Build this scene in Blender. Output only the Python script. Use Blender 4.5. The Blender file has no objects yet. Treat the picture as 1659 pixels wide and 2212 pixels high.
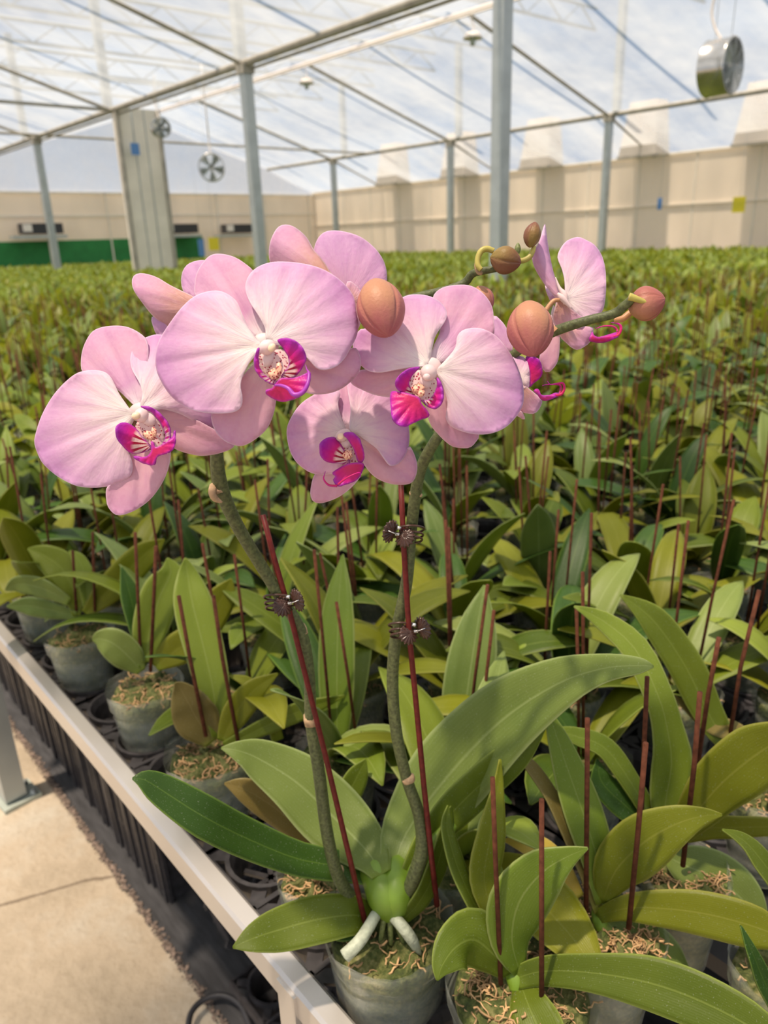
import bpy, bmesh, math, random
import numpy as np
from mathutils import Vector, Matrix
from mathutils.geometry import delaunay_2d_cdt
random.seed(7); np.random.seed(7)
S = bpy.context.scene
COL = S.collection

# ------------------------------------------------------------------ camera
F = 1640.0; CX, CY = 829.5, 1106.0; H = 1.42
_n = np.array([-0.034, 1.0, -(CY-515.0)/F]); _up = _n/np.linalg.norm(_n)
_vax = -680.0
_va = np.array([(_vax-CX)/F, (CY-(515.0-.034*(_vax-CX)))/F, 1.0])
_Y = _va-_up*np.dot(_va, _up); _Y /= np.linalg.norm(_Y)
_rh = lambda v: np.array([v[0], v[1], -v[2]])
_U = _rh(_up); _Yr = _rh(_Y); _X = np.cross(_Yr, _U)
R = np.array([_X, _Yr, _U])
CAM = np.array([0, 0, H])
def ray(px, py): return R @ np.array([(px-CX)/F, (CY-py)/F, -1.0])
def pt(px, py, d): return Vector(CAM+ray(px, py)*d)
def onz(px, py, z): d = ray(px, py); return Vector(CAM+d*((z-H)/d[2]))
def onx(px, py, x): d = ray(px, py); return Vector(CAM+d*(x/d[0]))
def ony(px, py, y): d = ray(px, py); return Vector(CAM+d*(y/d[1]))
cam = bpy.data.cameras.new('camera'); co = bpy.data.objects.new('camera', cam); COL.objects.link(co)
M4 = Matrix.Identity(4)
for r in range(3):
    for c in range(3): M4[r][c] = R[r][c]
    M4[r][3] = CAM[r]
co.matrix_world = M4
cam.sensor_fit = 'VERTICAL'; cam.sensor_height = 36.0; cam.lens = 36.0*F/2212.0
cam.clip_start = .02; cam.clip_end = 300
cam.dof.use_dof = True; cam.dof.focus_distance = .455; cam.dof.aperture_fstop = (cam.lens/1000)/.0027
S.camera = co

# ------------------------------------------------------------------ light
W = bpy.data.worlds.new('sky'); S.world = W; W.use_nodes = True
nt = W.node_tree; nt.nodes.clear()
out = nt.nodes.new('ShaderNodeOutputWorld'); bg = nt.nodes.new('ShaderNodeBackground')
tc = nt.nodes.new('ShaderNodeTexCoord'); nz = nt.nodes.new('ShaderNodeTexNoise'); cr = nt.nodes.new('ShaderNodeValToRGB')
mp = nt.nodes.new('ShaderNodeMapping'); mp.inputs['Scale'].default_value = (2.2, 2.2, 7)
nz.inputs['Scale'].default_value = 1.6; nz.inputs['Detail'].default_value = 4
cr.color_ramp.elements[0].position = .35; cr.color_ramp.elements[0].color = (.26, .36, .52, 1)
cr.color_ramp.elements[1].position = .65; cr.color_ramp.elements[1].color = (.64, .74, .86, 1)
nt.links.new(tc.outputs['Generated'], mp.inputs[0]); nt.links.new(mp.outputs[0], nz.inputs['Vector'])
nt.links.new(nz.outputs[0], cr.inputs[0]); nt.links.new(cr.outputs[0], bg.inputs[0]); nt.links.new(bg.outputs[0], out.inputs[0])
bg.inputs['Strength'].default_value = .92
sun = bpy.data.lights.new('sun', 'SUN'); so = bpy.data.objects.new('sun', sun); COL.objects.link(so)
sun.energy = 9.0; sun.angle = math.radians(2.0); sun.color = (1.0, .80, .60)
sd = Vector(R @ (np.array([-.27, .82, .46]))); so.rotation_euler = sd.to_track_quat('Z', 'Y').to_euler()
so.location = (0, 0, 12)
S.view_settings.view_transform = 'Standard'; S.view_settings.look = 'None'; S.view_settings.gamma = 1
S.view_settings.exposure = 0.1; S.view_settings.use_curve_mapping = False
S.cycles.max_bounces = 8; S.cycles.transparent_max_bounces = 12; S.cycles.sample_clamp_indirect = 4

# ------------------------------------------------------------------ material helpers
def newmat(name):
    m = bpy.data.materials.new(name); m.use_nodes = True; t = m.node_tree; t.nodes.clear()
    o = t.nodes.new('ShaderNodeOutputMaterial'); return m, t, o
def L(t, a, b): t.links.new(a, b)
def node(t, ty, **kw):
    n = t.nodes.new(ty)
    for k, v in kw.items():
        if k in n.inputs: n.inputs[k].default_value = v
        else: setattr(n, k, v)
    return n
def ramp(t, src, stops):
    r = t.nodes.new('ShaderNodeValToRGB'); e = r.color_ramp.elements
    while len(e) < len(stops): e.new(.5)
    for el, (p, c) in zip(e, stops): el.position = p; el.color = (*c, 1)
    L(t, src, r.inputs[0]); return r.outputs[0]
def mix(t, fac, a, b, mode='MIX'):
    n = t.nodes.new('ShaderNodeMix'); n.data_type = 'RGBA'; n.blend_type = mode
    for s, v in ((n.inputs[0], fac), (n.inputs[6], a), (n.inputs[7], b)):
        if isinstance(v, (int, float)): s.default_value = v
        elif isinstance(v, tuple): s.default_value = (*v, 1)
        else: L(t, v, s)
    return n.outputs[2]
def mth(t, op, a, b=0.0, c=None, clamp=False):
    n = t.nodes.new('ShaderNodeMath'); n.operation = op; n.use_clamp = clamp
    for s, v in zip(n.inputs, (a, b, c)):
        if v is None: continue
        if isinstance(v, (int, float)): s.default_value = v
        else: L(t, v, s)
    return n.outputs[0]
def noise(t, scale, detail=3, vec=None, stretch=None, rough=.5):
    n = t.nodes.new('ShaderNodeTexNoise'); n.inputs['Scale'].default_value = scale; n.inputs['Detail'].default_value = detail; n.inputs['Roughness'].default_value = rough
    if vec is None:
        c = t.nodes.new('ShaderNodeTexCoord'); vec = c.outputs['Object']
    if stretch:
        m = t.nodes.new('ShaderNodeMapping'); m.inputs['Scale'].default_value = stretch; L(t, vec, m.inputs[0]); vec = m.outputs[0]
    L(t, vec, n.inputs['Vector']); return n.outputs[0]
def pig(t):
    a = t.nodes.new('ShaderNodeAttribute'); a.attribute_name = 'pig'
    s = t.nodes.new('ShaderNodeSeparateColor'); L(t, a.outputs['Color'], s.inputs[0]); return s.outputs[0], s.outputs[1], s.outputs[2]
def bumpn(t, h, strength=.3, dist=.002):
    b = t.nodes.new('ShaderNodeBump'); b.inputs['Strength'].default_value = strength; b.inputs['Distance'].default_value = dist
    L(t, h, b.inputs['Height']); return b.outputs[0]
def finish(t, o, col, rough=.5, transl=0.0, tcol=None, bump=None, spec=.5, metal=0.0, clear=0.0):
    p = t.nodes.new('ShaderNodeBsdfPrincipled')
    if isinstance(col, tuple): p.inputs['Base Color'].default_value = (*col, 1)
    else: L(t, col, p.inputs['Base Color'])
    p.inputs['Roughness'].default_value = rough; p.inputs['Specular IOR Level'].default_value = spec; p.inputs['Metallic'].default_value = metal
    if bump is not None: L(t, bump, p.inputs['Normal'])
    sh = p.outputs[0]
    if transl > 0:
        tr = t.nodes.new('ShaderNodeBsdfTranslucent'); c = tcol if tcol is not None else col
        if isinstance(c, tuple): tr.inputs[0].default_value = (*c, 1)
        else: L(t, c, tr.inputs[0])
        mx = t.nodes.new('ShaderNodeMixShader'); mx.inputs[0].default_value = transl
        L(t, sh, mx.inputs[1]); L(t, tr.outputs[0], mx.inputs[2]); sh = mx.outputs[0]
    if clear > 0:
        tp = t.nodes.new('ShaderNodeBsdfTransparent'); mx = t.nodes.new('ShaderNodeMixShader'); mx.inputs[0].default_value = clear
        L(t, sh, mx.inputs[1]); L(t, tp.outputs[0], mx.inputs[2]); sh = mx.outputs[0]
    L(t, sh, o.inputs[0])
def simple(name, c, rough=.5, metal=0.0, var=.15, scale=40, spec=.5, bump=0.0, stretch=None, transl=0.0):
    m, t, o = newmat(name); n = noise(t, scale, 4, stretch=stretch)
    d = tuple(max(0, x*(1-var)) for x in c); b = tuple(min(1, x*(1+var)) for x in c)
    col = ramp(t, n, [(.3, d), (.7, b)])
    finish(t, o, col, rough, metal=metal, spec=spec, transl=transl, bump=bumpn(t, n, bump, .004) if bump else None); return m

def petal_mat(name, c0, c1, c2, c3, transl=.22):
    m, t, o = newmat(name); d, e, a = pig(t)
    n = noise(t, 45, 3); n2 = noise(t, 420, 2)
    dd = mth(t, 'ADD', d, mth(t, 'MULTIPLY_ADD', n, .34, -.17))
    c = ramp(t, dd, [(.04, c0), (.34, c1), (.68, c2), (1.0, c3)])
    wv = mth(t, 'SINE', mth(t, 'MULTIPLY', a, 260)); 
    v = noise(t, 1.0, 2, vec=comb(t, mth(t, 'MULTIPLY', a, 60), mth(t, 'MULTIPLY', d, 4)))
    c = mix(t, mth(t, 'MULTIPLY', ramp1(t, v, .48, .70), .22), c, tuple(x*y for x, y in zip(c3, (.92, .72, .92))))
    c = mix(t, mth(t, 'MULTIPLY', n2, .14), c, (1, .97, .97))
    # thin bright margin
    c = mix(t, mth(t, 'MULTIPLY', ramp1(t, e, .10, .0), .5), c, (.95, .78, .92))
    h = mth(t, 'ADD', v, mth(t, 'MULTIPLY', n2, .35))
    finish(t, o, c, .55, transl=transl, bump=bumpn(t, h, .35, .0012), spec=.25); return m
def comb(t, x, y, z=0.0):
    n = t.nodes.new('ShaderNodeCombineXYZ')
    for s, v in zip(n.inputs, (x, y, z)):
        if isinstance(v, (int, float)): s.default_value = v
        else: L(t, v, s)
    return n.outputs[0]
def ramp1(t, v, lo, hi):
    n = t.nodes.new('ShaderNodeMapRange'); n.inputs['From Min'].default_value = lo; n.inputs['From Max'].default_value = hi
    L(t, v, n.inputs[0]); return n.outputs[0]
MP = petal_mat('petal_pale_pink', (.90, .82, .77), (.84, .64, .70), (.74, .43, .64), (.58, .25, .56))
MS = petal_mat('sepal_salmon_pink', (.88, .70, .72), (.80, .46, .55), (.72, .38, .50), (.64, .30, .50), .3)
MSD = petal_mat('sepal_dorsal_mauve', (.90, .80, .82), (.70, .36, .60), (.72, .38, .54), (.62, .30, .52), .25)
MB = petal_mat('petal_back_mauve', (.72, .42, .50), (.68, .36, .56), (.66, .34, .60), (.64, .34, .62), .3)
MBR = petal_mat('sepal_back_brownish_rose', (.55, .26, .16), (.58, .28, .24), (.62, .30, .42), (.62, .30, .50), .2)
def lip_mat(name, stripes=True):
    m, t, o = newmat(name); d, e, a = pig(t); n = noise(t, 60, 2)
    c = ramp(t, mth(t, 'ADD', d, mth(t, 'MULTIPLY_ADD', n, .2, -.1)), [(.25, (.62, .02, .13)), (.6, (.66, .01, .22)), (.95, (.42, .015, .42))])
    if stripes:
        w = mth(t, 'SINE', mth(t, 'MULTIPLY_ADD', d, 0.0, mth(t, 'MULTIPLY', a, 110)))
        st = mix(t, ramp1(t, w, .1, .5), (.85, .58, .55), (.34, .0, .03))
        c = mix(t, ramp1(t, mth(t, 'ADD', d, mth(t, 'MULTIPLY', n, .16)), .62, .52), c, st)
    c = mix(t, mth(t, 'MULTIPLY', ramp1(t, e, .16, .0), .8), c, (.45, .05, .50))
    finish(t, o, c, .42, transl=.18, bump=bumpn(t, noise(t, 500, 2), .3, .001), spec=.35); return m
ML = lip_mat('lip_magenta_striped'); ML2 = lip_mat('lip_magenta', False)
def throat_mat():
    m, t, o = newmat('lip_throat_speckled'); v = t.nodes.new('ShaderNodeTexVoronoi'); v.inputs['Scale'].default_value = 620
    c_ = t.nodes.new('ShaderNodeTexCoord'); L(t, c_.outputs['Object'], v.inputs['Vector'])
    c = mix(t, ramp1(t, v.outputs['Distance'], .36, .26), (.88, .62, .60), (.38, .01, .06)); finish(t, o, c, .45, transl=.2); return m
MTH = throat_mat()
def callus_mat():
    m, t, o = newmat('callus_freckled'); v = t.nodes.new('ShaderNodeTexVoronoi'); v.inputs['Scale'].default_value = 760
    c_ = t.nodes.new('ShaderNodeTexCoord'); L(t, c_.outputs['Object'], v.inputs['Vector'])
    c = mix(t, ramp1(t, v.outputs['Distance'], .42, .30), (.90, .50, .34), (.36, .0, .03)); finish(t, o, c, .4); return m
MC = callus_mat()
MCOL = simple('column_cream_pink', (.86, .66, .66), .4, var=.05, scale=80, transl=.15)
MANT = simple('anther_cap_cream', (.88, .66, .46), .4, var=.08, scale=120)
def bud_mat(name, c0, c1, c2):
    m, t, o = newmat(name); d, e, a = pig(t); n = noise(t, 70, 3)
    c = ramp(t, mth(t, 'ADD', d, mth(t, 'MULTIPLY_ADD', n, .5, -.25)), [(.0, c0), (.45, c1), (1, c2)])
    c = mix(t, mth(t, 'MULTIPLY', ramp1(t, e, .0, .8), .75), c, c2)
    st = mth(t, 'SINE', mth(t, 'MULTIPLY', a, 75.4)); c = mix(t, mth(t, 'MULTIPLY', ramp1(t, st, .6, 1.), .10), c, tuple(x*.75 for x in c1))
    finish(t, o, c, .5, bump=bumpn(t, mth(t, 'ADD', noise(t, 600, 2), mth(t, 'MULTIPLY', st, .3)), .3, .0008), spec=.35); return m
MBUD = bud_mat('bud_peach_rose', (.44, .20, .11), (.49, .235, .135), (.37, .10, .115))
MBUD2 = bud_mat('bud_olive_brown', (.26, .19, .05), (.22, .13, .04), (.19, .065, .045))
MBUD3 = bud_mat('bud_green_pink', (.36, .20, .10), (.40, .17, .11), (.34, .10, .09))
MSTEM = simple('stem_olive_green', (.085, .10, .035), .55, var=.45, scale=420, bump=.2)
MSTEMU = simple('stem_upper_green', (.16, .19, .06), .5, var=.35, scale=420, bump=.2)
MCROWN = simple('crown_lime_green', (.15, .25, .02), .42, var=.2, scale=25)
MPED = simple('pedicel_yellow_green', (.42, .36, .08), .45, var=.2, scale=100)
MPEDR = simple('pedicel_rose', (.50, .25, .12), .45, var=.2, scale=100)
MNODE = simple('bract_tan', (.42, .28, .16), .7, var=.3, scale=200, bump=.3)
MSTAKE = simple('stake_dark_red', (.12, .014, .012), .5, var=.3, scale=200, spec=.25)
MSTAKEB = simple('stake_red_brown', (.10, .034, .018), .8, var=.35, scale=150, spec=.15)
MROOT = simple('aerial_root_grey_green', (.42, .46, .35), .5, var=.18, scale=180, bump=.4)
def leaf_mat(name, c0, c1, rim, transl=.28, obj_var=True):
    m, t, o = newmat(name); along, u, rnd = pig(t)
    n = noise(t, 14, 3); 
    oi = t.nodes.new('ShaderNodeObjectInfo')
    f = mth(t, 'ADD', mth(t, 'MULTIPLY', n, .55), mth(t, 'MULTIPLY_ADD', rnd, .75, -.2))
    c = ramp(t, f, [(.1, c0), (.8, c1)])
    if obj_var: c = mix(t, mth(t, 'MULTIPLY', oi.outputs['Random'], .25), c, tuple(x*y for x, y in zip(c1, (1.35, 1.05, .8))))
    vein = mth(t, 'SINE', mth(t, 'MULTIPLY', u, 70))
    c = mix(t, mth(t, 'MULTIPLY', ramp1(t, vein, .2, 1.), .035), c, rim)
    c = mix(t, mth(t, 'MULTIPLY', ramp1(t, u, .90, .98), .6), c, rim)            # pale margin
    c = mix(t, mth(t, 'MULTIPLY', ramp1(t, u, .05, .0), .35), c, rim)             # midrib
    c = mix(t, mth(t, 'MULTIPLY', ramp1(t, along, .10, .0), .6), c, (.24, .33, .03))  # yellow-green leaf base
    sp = noise(t, 900, 2); c = mix(t, mth(t, 'MULTIPLY', ramp1(t, sp, .66, .72), .35), c, (.5, .55, .4))
    h = mth(t, 'ADD', mth(t, 'MULTIPLY', vein, .15), noise(t, 300, 2))
    finish(t, o, c, .45, transl=transl, tcol=mix(t, .35, c, (.50, .55, .03)), bump=bumpn(t, h, .2, .0008), spec=.3); return m
LG = leaf_mat('leaf_green', (.055, .105, .008), (.185, .245, .018), (.36, .44, .10), .33)
LGB = leaf_mat('leaf_blue_green', (.085, .15, .030), (.21, .28, .065), (.40, .48, .20), .2)
LD = leaf_mat('leaf_dark_green', (.020, .060, .008), (.045, .11, .012), (.20, .32, .05), .15)
LL = leaf_mat('leaf_light_green', (.12, .20, .018), (.25, .34, .045), (.44, .50, .18), .33)
LY = leaf_mat('leaf_yellow_green', (.13, .165, .008), (.25, .275, .016), (.38, .38, .08), .33)
LO = leaf_mat('leaf_olive_brown', (.12, .09, .025), (.22, .18, .05), (.32, .27, .11))
LYE = leaf_mat('leaf_yellow', (.50, .42, .05), (.62, .46, .10), (.65, .55, .2))
LEAVES = [LG, LG, LGB, LY, LL, LG, LD, LY]
def pot_mat():
    m, t, o = newmat('clear_pot_plastic'); n = noise(t, 30, 3); d, e, a = pig(t)
    rib = mth(t, 'SINE', mth(t, 'MULTIPLY', d, 60))
    p = node(t, 'ShaderNodeBsdfPrincipled', Roughness=.22); p.inputs['Base Color'].default_value = (.72, .75, .68, 1)
    L(t, bumpn(t, mth(t, 'ADD', rib, n), .25, .0015), p.inputs['Normal'])
    tp = t.nodes.new('ShaderNodeBsdfTransparent'); tp.inputs[0].default_value = (.86, .89, .84, 1)
    mx = t.nodes.new('ShaderNodeMixShader'); L(t, mth(t, 'MULTIPLY_ADD', n, -.4, .95), mx.inputs[0])
    L(t, p.outputs[0], mx.inputs[1]); L(t, tp.outputs[0], mx.inputs[2]); L(t, mx.outputs[0], o.inputs[0]); return m
MPOT = pot_mat()
def moss_mat():
    m, t, o = newmat('moss_and_bark'); n = noise(t, 35, 5, rough=.7); n2 = noise(t, 220, 3)
    f = mth(t, 'ADD', mth(t, 'MULTIPLY', n, .8), mth(t, 'MULTIPLY_ADD', n2, .5, -.15))
    c = ramp(t, f, [(.25, (.012, .018, .005)), (.45, (.055, .075, .012)), (.60, (.16, .16, .05)), (.8, (.40, .33, .19))])
    finish(t, o, c, .85, bump=bumpn(t, n2, .8, .004)); return m
MMOSS = moss_mat()
MSTR = simple('dried_moss_strand', (.46, .29, .14), .8, var=.5, scale=60)
MTRAY = simple('black_tray_plastic', (.045, .042, .045), .42, var=.4, scale=60, bump=.15)
MDECK = simple('bench_deck_black', (.018, .017, .018), .6, var=.4, scale=20)
MRAIL = simple('rail_white_aluminium', (.64, .60, .56), .25, metal=.5, var=.04, scale=5)
MGALV = simple('galvanised_steel', (.44, .48, .48), .45, metal=.45, var=.1, scale=6)
MGALV2 = simple('galvanised_steel_dusty', (.40, .37, .31), .6, metal=.2, var=.2, scale=6)
MPLATE = simple('steel_plate_pale', (.42, .47, .42), .55, metal=.3, var=.15, scale=20)
MCREAM = simple('wall_cream_film', (.93, .84, .71), .6, var=.05, scale=1.5, stretch=(1, 1, .4), transl=.45)
MHOOD = simple('vent_hood_cream', (.84, .79, .72), .5, var=.03, scale=2, transl=.65)
MPANEL = simple('duct_cream_panel', (.80, .74, .63), .5, var=.08, scale=3)
MGREEN = simple('green_shade_cloth', (.02, .20, .045), .7, var=.15, scale=4)
MBLK = simple('black_metal', (.03, .03, .035), .5, var=.2)
MWH = simple('white_enamel', (.85, .78, .72), .4, var=.05)
MYEL = simple('sticky_card_yellow', (.80, .66, .03), .5, var=.08)
MBLU = simple('sticky_card_blue', (.10, .25, .55), .5, var=.08)
MCLIP = simple('clip_bronze_plastic', (.055, .024, .016), .28, var=.3, scale=200, spec=.5)
MSIL = simple('spring_silver', (.7, .7, .7), .25, metal=.9, var=.1)
MDUCT = simple('fan_bright_steel', (.62, .60, .56), .22, metal=.95, var=.08, scale=8)
def film_mat(name, op, col):
    m, t, o = newmat(name); n = noise(t, .9, 4, stretch=(.22, 1.3, .22)); n2 = noise(t, 3.0, 4)
    di = node(t, 'ShaderNodeBsdfDiffuse'); di.inputs[0].default_value = (*col, 1)
    tr = node(t, 'ShaderNodeBsdfTranslucent'); tr.inputs[0].default_value = (*col, 1)
    m1 = t.nodes.new('ShaderNodeMixShader'); m1.inputs[0].default_value = .7; L(t, di.outputs[0], m1.inputs[1]); L(t, tr.outputs[0], m1.inputs[2])
    tp = t.nodes.new('ShaderNodeBsdfTransparent'); tp.inputs[0].default_value = (.93, .96, 1, 1)
    mx = t.nodes.new('ShaderNodeMixShader')
    f = mth(t, 'MULTIPLY_ADD', mth(t, 'ADD', n, mth(t, 'MULTIPLY', n2, .4)), -.9, 1-op+.6, clamp=True)
    L(t, f, mx.inputs[0]); L(t, m1.outputs[0], mx.inputs[1]); L(t, tp.outputs[0], mx.inputs[2]); L(t, mx.outputs[0], o.inputs[0]); return m
MFILM = film_mat('roof_film', .47, (.55, .59, .62)); MFILM2 = film_mat('gable_film_bright', .75, (.95, .93, .90))
def concrete():
    m, t, o = newmat('concrete_path'); n = noise(t, 3, 6, rough=.65); n2 = noise(t, 40, 4)
    c = ramp(t, n, [(.3, (.34, .28, .20)), (.5, (.45, .37, .27)), (.7, (.50, .46, .38))]); c = mix(t, mth(t, 'MULTIPLY', ramp1(t, n2, .55, .8), .3), c, (.25, .2, .15))
    # tooled joint running across the path
    g = t.nodes.new('ShaderNodeNewGeometry'); s = t.nodes.new('ShaderNodeSeparateXYZ'); L(t, g.outputs['Position'], s.inputs[0])
    y = mth(t, 'ADD', mth(t, 'MULTIPLY_ADD', s.outputs[0], .41, s.outputs[1]), mth(t, 'MULTIPLY_ADD', n, .09, -.045))
    q = mth(t, 'ABSOLUTE', mth(t, 'SUBTRACT', mth(t, 'FRACT', mth(t, 'MULTIPLY_ADD', y, .5, -.3487)), .5))
    f = ramp1(t, q, .0035, .0015)
    c = mix(t, mth(t, 'MULTIPLY', f, .8), c, (.16, .12, .08))
    finish(t, o, c, .75, bump=bumpn(t, mth(t, 'ADD', n2, mth(t, 'MULTIPLY', n, 3)), .5, .01)); return m
MCONC = concrete()
MMAT = simple('ground_cover_black', (.050, .050, .054), .6, var=.35, scale=14, bump=.3, stretch=(6, 1, 1))
MGRIT = simple('grit', (.20, .15, .12), .8, var=.8, scale=90)

# ------------------------------------------------------------------ mesh builder
class MB_:
    def __init__(s): s.v = []; s.f = []; s.m = []; s.p = []
    def add(s, vs, fs, mi=0, pg=None):
        o = len(s.v); s.v += [tuple(v) for v in vs]; s.f += [tuple(i+o for i in f) for f in fs]; s.m += [mi]*len(fs)
        s.p += (pg if pg is not None else [(.5, .5, .5)]*len(vs))
    def box(s, c, sz, mi=0, rot=None):
        h = [x/2 for x in sz]; vs = [Vector((a*h[0], b*h[1], d*h[2])) for a in (-1, 1) for b in (-1, 1) for d in (-1, 1)]
        if rot is not None: vs = [rot @ v for v in vs]
        vs = [v+Vector(c) for v in vs]
        s.add(vs, [(0, 1, 3, 2), (4, 6, 7, 5), (0, 4, 5, 1), (2, 3, 7, 6), (0, 2, 6, 4), (1, 5, 7, 3)], mi)
    def tube(s, P, rr, n=10, mi=0, rnd=.5):
        P = [Vector(p) for p in P]; k = len(P)
        if not hasattr(rr, '__len__'): rr = [rr]*k
        vs = []; pg = []; N = None
        for i in range(k):
            T = (P[min(i+1, k-1)]-P[max(i-1, 0)])
            T = T.normalized() if T.length > 0 else Vector((0, 0, 1))
            if N is None: N = T.orthogonal().normalized()
            else:
                N = N-T*N.dot(T); N = N.normalized() if N.length > 1e-6 else T.orthogonal().normalized()
            B = T.cross(N)
            for j in range(n):
                a = 2*math.pi*j/n; vs.append(P[i]+(N*math.cos(a)+B*math.sin(a))*rr[i]); pg.append((i/(k-1), j/n, rnd))
        fs = [(i*n+j, i*n+(j+1) % n, (i+1)*n+(j+1) % n, (i+1)*n+j) for i in range(k-1) for j in range(n)]
        fs.append(tuple(range(n-1, -1, -1))); fs.append(tuple(range((k-1)*n, k*n)))
        s.add(vs, fs, mi, pg)
    def lathe(s, prof, n=24, mi=0, M=None, fn=None):
        vs = []; pg = []
        for i, (r, z) in enumerate(prof):
            for j in range(n):
                a = 2*math.pi*j/n; q = (r, z) if fn is None else fn(r, z, a, i/(len(prof)-1))
                v = Vector((q[0]*math.cos(a), q[0]*math.sin(a), q[1])); vs.append(M @ v if M else v); pg.append((i/(len(prof)-1), q[2] if len(q) > 2 else 0, j/n))
        fs = [(i*n+j, i*n+(j+1) % n, (i+1)*n+(j+1) % n, (i+1)*n+j) for i in range(len(prof)-1) for j in range(n)]
        if prof[0][0] > 1e-5: pass
        s.add(vs, fs, mi, pg)
    def build(s, name, mats, parent=None, smooth=True, loc=None):
        me = bpy.data.meshes.new(name); vs = s.v
        if loc is not None: vs = [(v[0]-loc[0], v[1]-loc[1], v[2]-loc[2]) for v in vs]
        me.from_pydata(vs, [], s.f)
        for m in (mats if isinstance(mats, (list, tuple)) else [mats]): me.materials.append(m)
        me.polygons.foreach_set('material_index', s.m)
        me.polygons.foreach_set('use_smooth', [smooth]*len(s.f))
        at = me.attributes.new('pig', 'FLOAT_COLOR', 'POINT')
        at.data.foreach_set('color', np.array([(*p, 1) for p in s.p], dtype=np.float32).ravel())
        me.update()
        o = bpy.data.objects.new(name, me); COL.objects.link(o)
        if loc is not None: o.location = loc
        if parent is not None: o.parent = parent
        return o
def tag(o, label=None, cat=None, group=None, kind=None):
    if label: o['label'] = label
    if cat: o['category'] = cat
    if group: o['group'] = group
    if kind: o['kind'] = kind
    return o
def empty(name, loc=(0, 0, 0), parent=None):
    o = bpy.data.objects.new(name, None); COL.objects.link(o); o.location = loc; o.empty_display_size = .02
    if parent is not None: o.parent = parent
    return o
def cr_(P, n, closed=False):
    P = [np.array(p, float) for p in P]; k = len(P); out = []
    segs = k if closed else k-1
    for i in range(segs):
        if closed: a, b, c, d = P[(i-1) % k], P[i], P[(i+1) % k], P[(i+2) % k]
        else: a, b, c, d = P[max(i-1, 0)], P[i], P[i+1], P[min(i+2, k-1)]
        for j in range(n):
            t = j/n; out.append(.5*((2*b)+(-a+c)*t+(2*a-5*b+4*c-d)*t*t+(-a+3*b-3*c+d)*t**3))
    if not closed: out.append(P[-1])
    return out
struct = lambda mb, name, mats, **k: tag(mb.build(name, mats, smooth=False), kind='structure')

# ------------------------------------------------------------------ setting: the greenhouse
X1, X2, X3, XR, YE = 6.6, 16.0, 18.0, 11.4, 24.4
ZG, ZR, ZW = 3.82, 5.2, 3.05
b = MB_(); b.box((4, 8, -.05), (36, 40, .1)); f = struct(b, 'floor', MCONC)
b = MB_(); b.box((9.42, 8, .004), (18, 34, .008)); tag(b.build('ground_cover', MMAT, smooth=False), kind='structure')
b = MB_(); rg = random.Random(3)
for k in range(2200):
    y = rg.uniform(.7, 3.5); x = .417+rg.gauss(0, .0045); r = rg.uniform(.001, .0035)
    b.box((x, y, .009+r*.3), (r*1.6, r*2, r), 0, Matrix.Rotation(rg.random()*3, 3, 'Z'))
tag(b.build('edge_grit', MGRIT, smooth=False), 'pale grit and debris lining the concrete path edge', 'grit', kind='stuff')
# walls
b = MB_(); b.box((X3+.03, 6, ZW/2), (.06, 37, ZW)); struct(b, 'wall_right', MCREAM)
b = MB_(); b.box((5, YE+.03, 1.5), (26, .06, 3.0)); struct(b, 'wall_far', MCREAM)
b = MB_(); b.box((3, YE-.01, 1.33), (20.5, .03, .68)); struct(b, 'trim_1', MGREEN)
b = MB_()
for z, w in ((ZW+.02, .05), (1.95, .02)): b.box((X3-.03, 6, z), (.05, 37, w))
for y in np.arange(-2, 24, 1.45): b.box((X3-.01, y, ZW/2), (.02, .03, ZW))
struct(b, 'trim_2', MPANEL)
b = MB_()
for x in np.arange(-7, 18, 1.9): b.box((x, YE-.03, 1.5), (.04, .05, 3))
b.box((5, YE-.03, 2.35), (26, .04, .05)); b.box((5, YE-.03, 2.98), (26, .05, .06)); struct(b, 'trim_3', MPANEL)
# film roof: three spans and the lean-to
spans = [(-12.2, ZG), (-7.5, ZR), (-2.8, ZG), (1.9, ZR), (X1, ZG), (XR, ZR), (X2, ZG), (X3, ZW)]
b = MB_()
for (xa, za), (xb, zb) in zip(spans, spans[1:]):
    nx, ny = 8, 30; vs = []
    for i in range(nx+1):
        for j in range(ny+1):
            u = i/nx; y = -10+j*(YE+10)/ny
            vs.append((xa+(xb-xa)*u, y, za+(zb-za)*u-.05*math.sin(math.pi*u)))
    b.add(vs, [(i*(ny+1)+j, (i+1)*(ny+1)+j, (i+1)*(ny+1)+j+1, i*(ny+1)+j+1) for i in range(nx) for j in range(ny)])
struct(b, 'ceiling', MFILM)
b = MB_()
for (xa, xb, xm) in ((-2.8, X1, 1.9), (X1, X2, XR)):
    b.add([(xa, YE, 3), (xb, YE, 3), (xb, YE, ZG), (xm, YE, ZR), (xa, YE, ZG)], [(0, 1, 2, 3, 4)])
b.add([(X2, YE, 3), (X3, YE, 3), (X3, YE, ZW), (X2, YE, ZG)], [(0, 1, 2, 3)])
struct(b, 'window_1', MFILM2)
# outer roof purlins and trusses seen faintly through the film
b = MB_()
for y in np.arange(-6, 24.5, 2.45):
    for (xa, xb) in ((-2.8, X1), (X1, X2)):
        b.tube([(xa, y, 5.9), (xb, y, 5.9)], .035, 6); b.tube([(xa, y, 5.5), (xb, y, 5.5)], .03, 6)
        for q in range(8):
            x = xa+(xb-xa)*q/8; w = (xb-xa)/16; b.tube([(x, y, 5.5), (x+w, y, 5.9), (x+2*w, y, 5.5)], .018, 5)
for x in (-2.8, X1, X2):
    for y in (.85, 5.68, 10.5, 15.2, 20): b.box((x, y, 4.9), (.14, .14, 2.1))
struct(b, 'roof_truss', MGALV)
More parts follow.
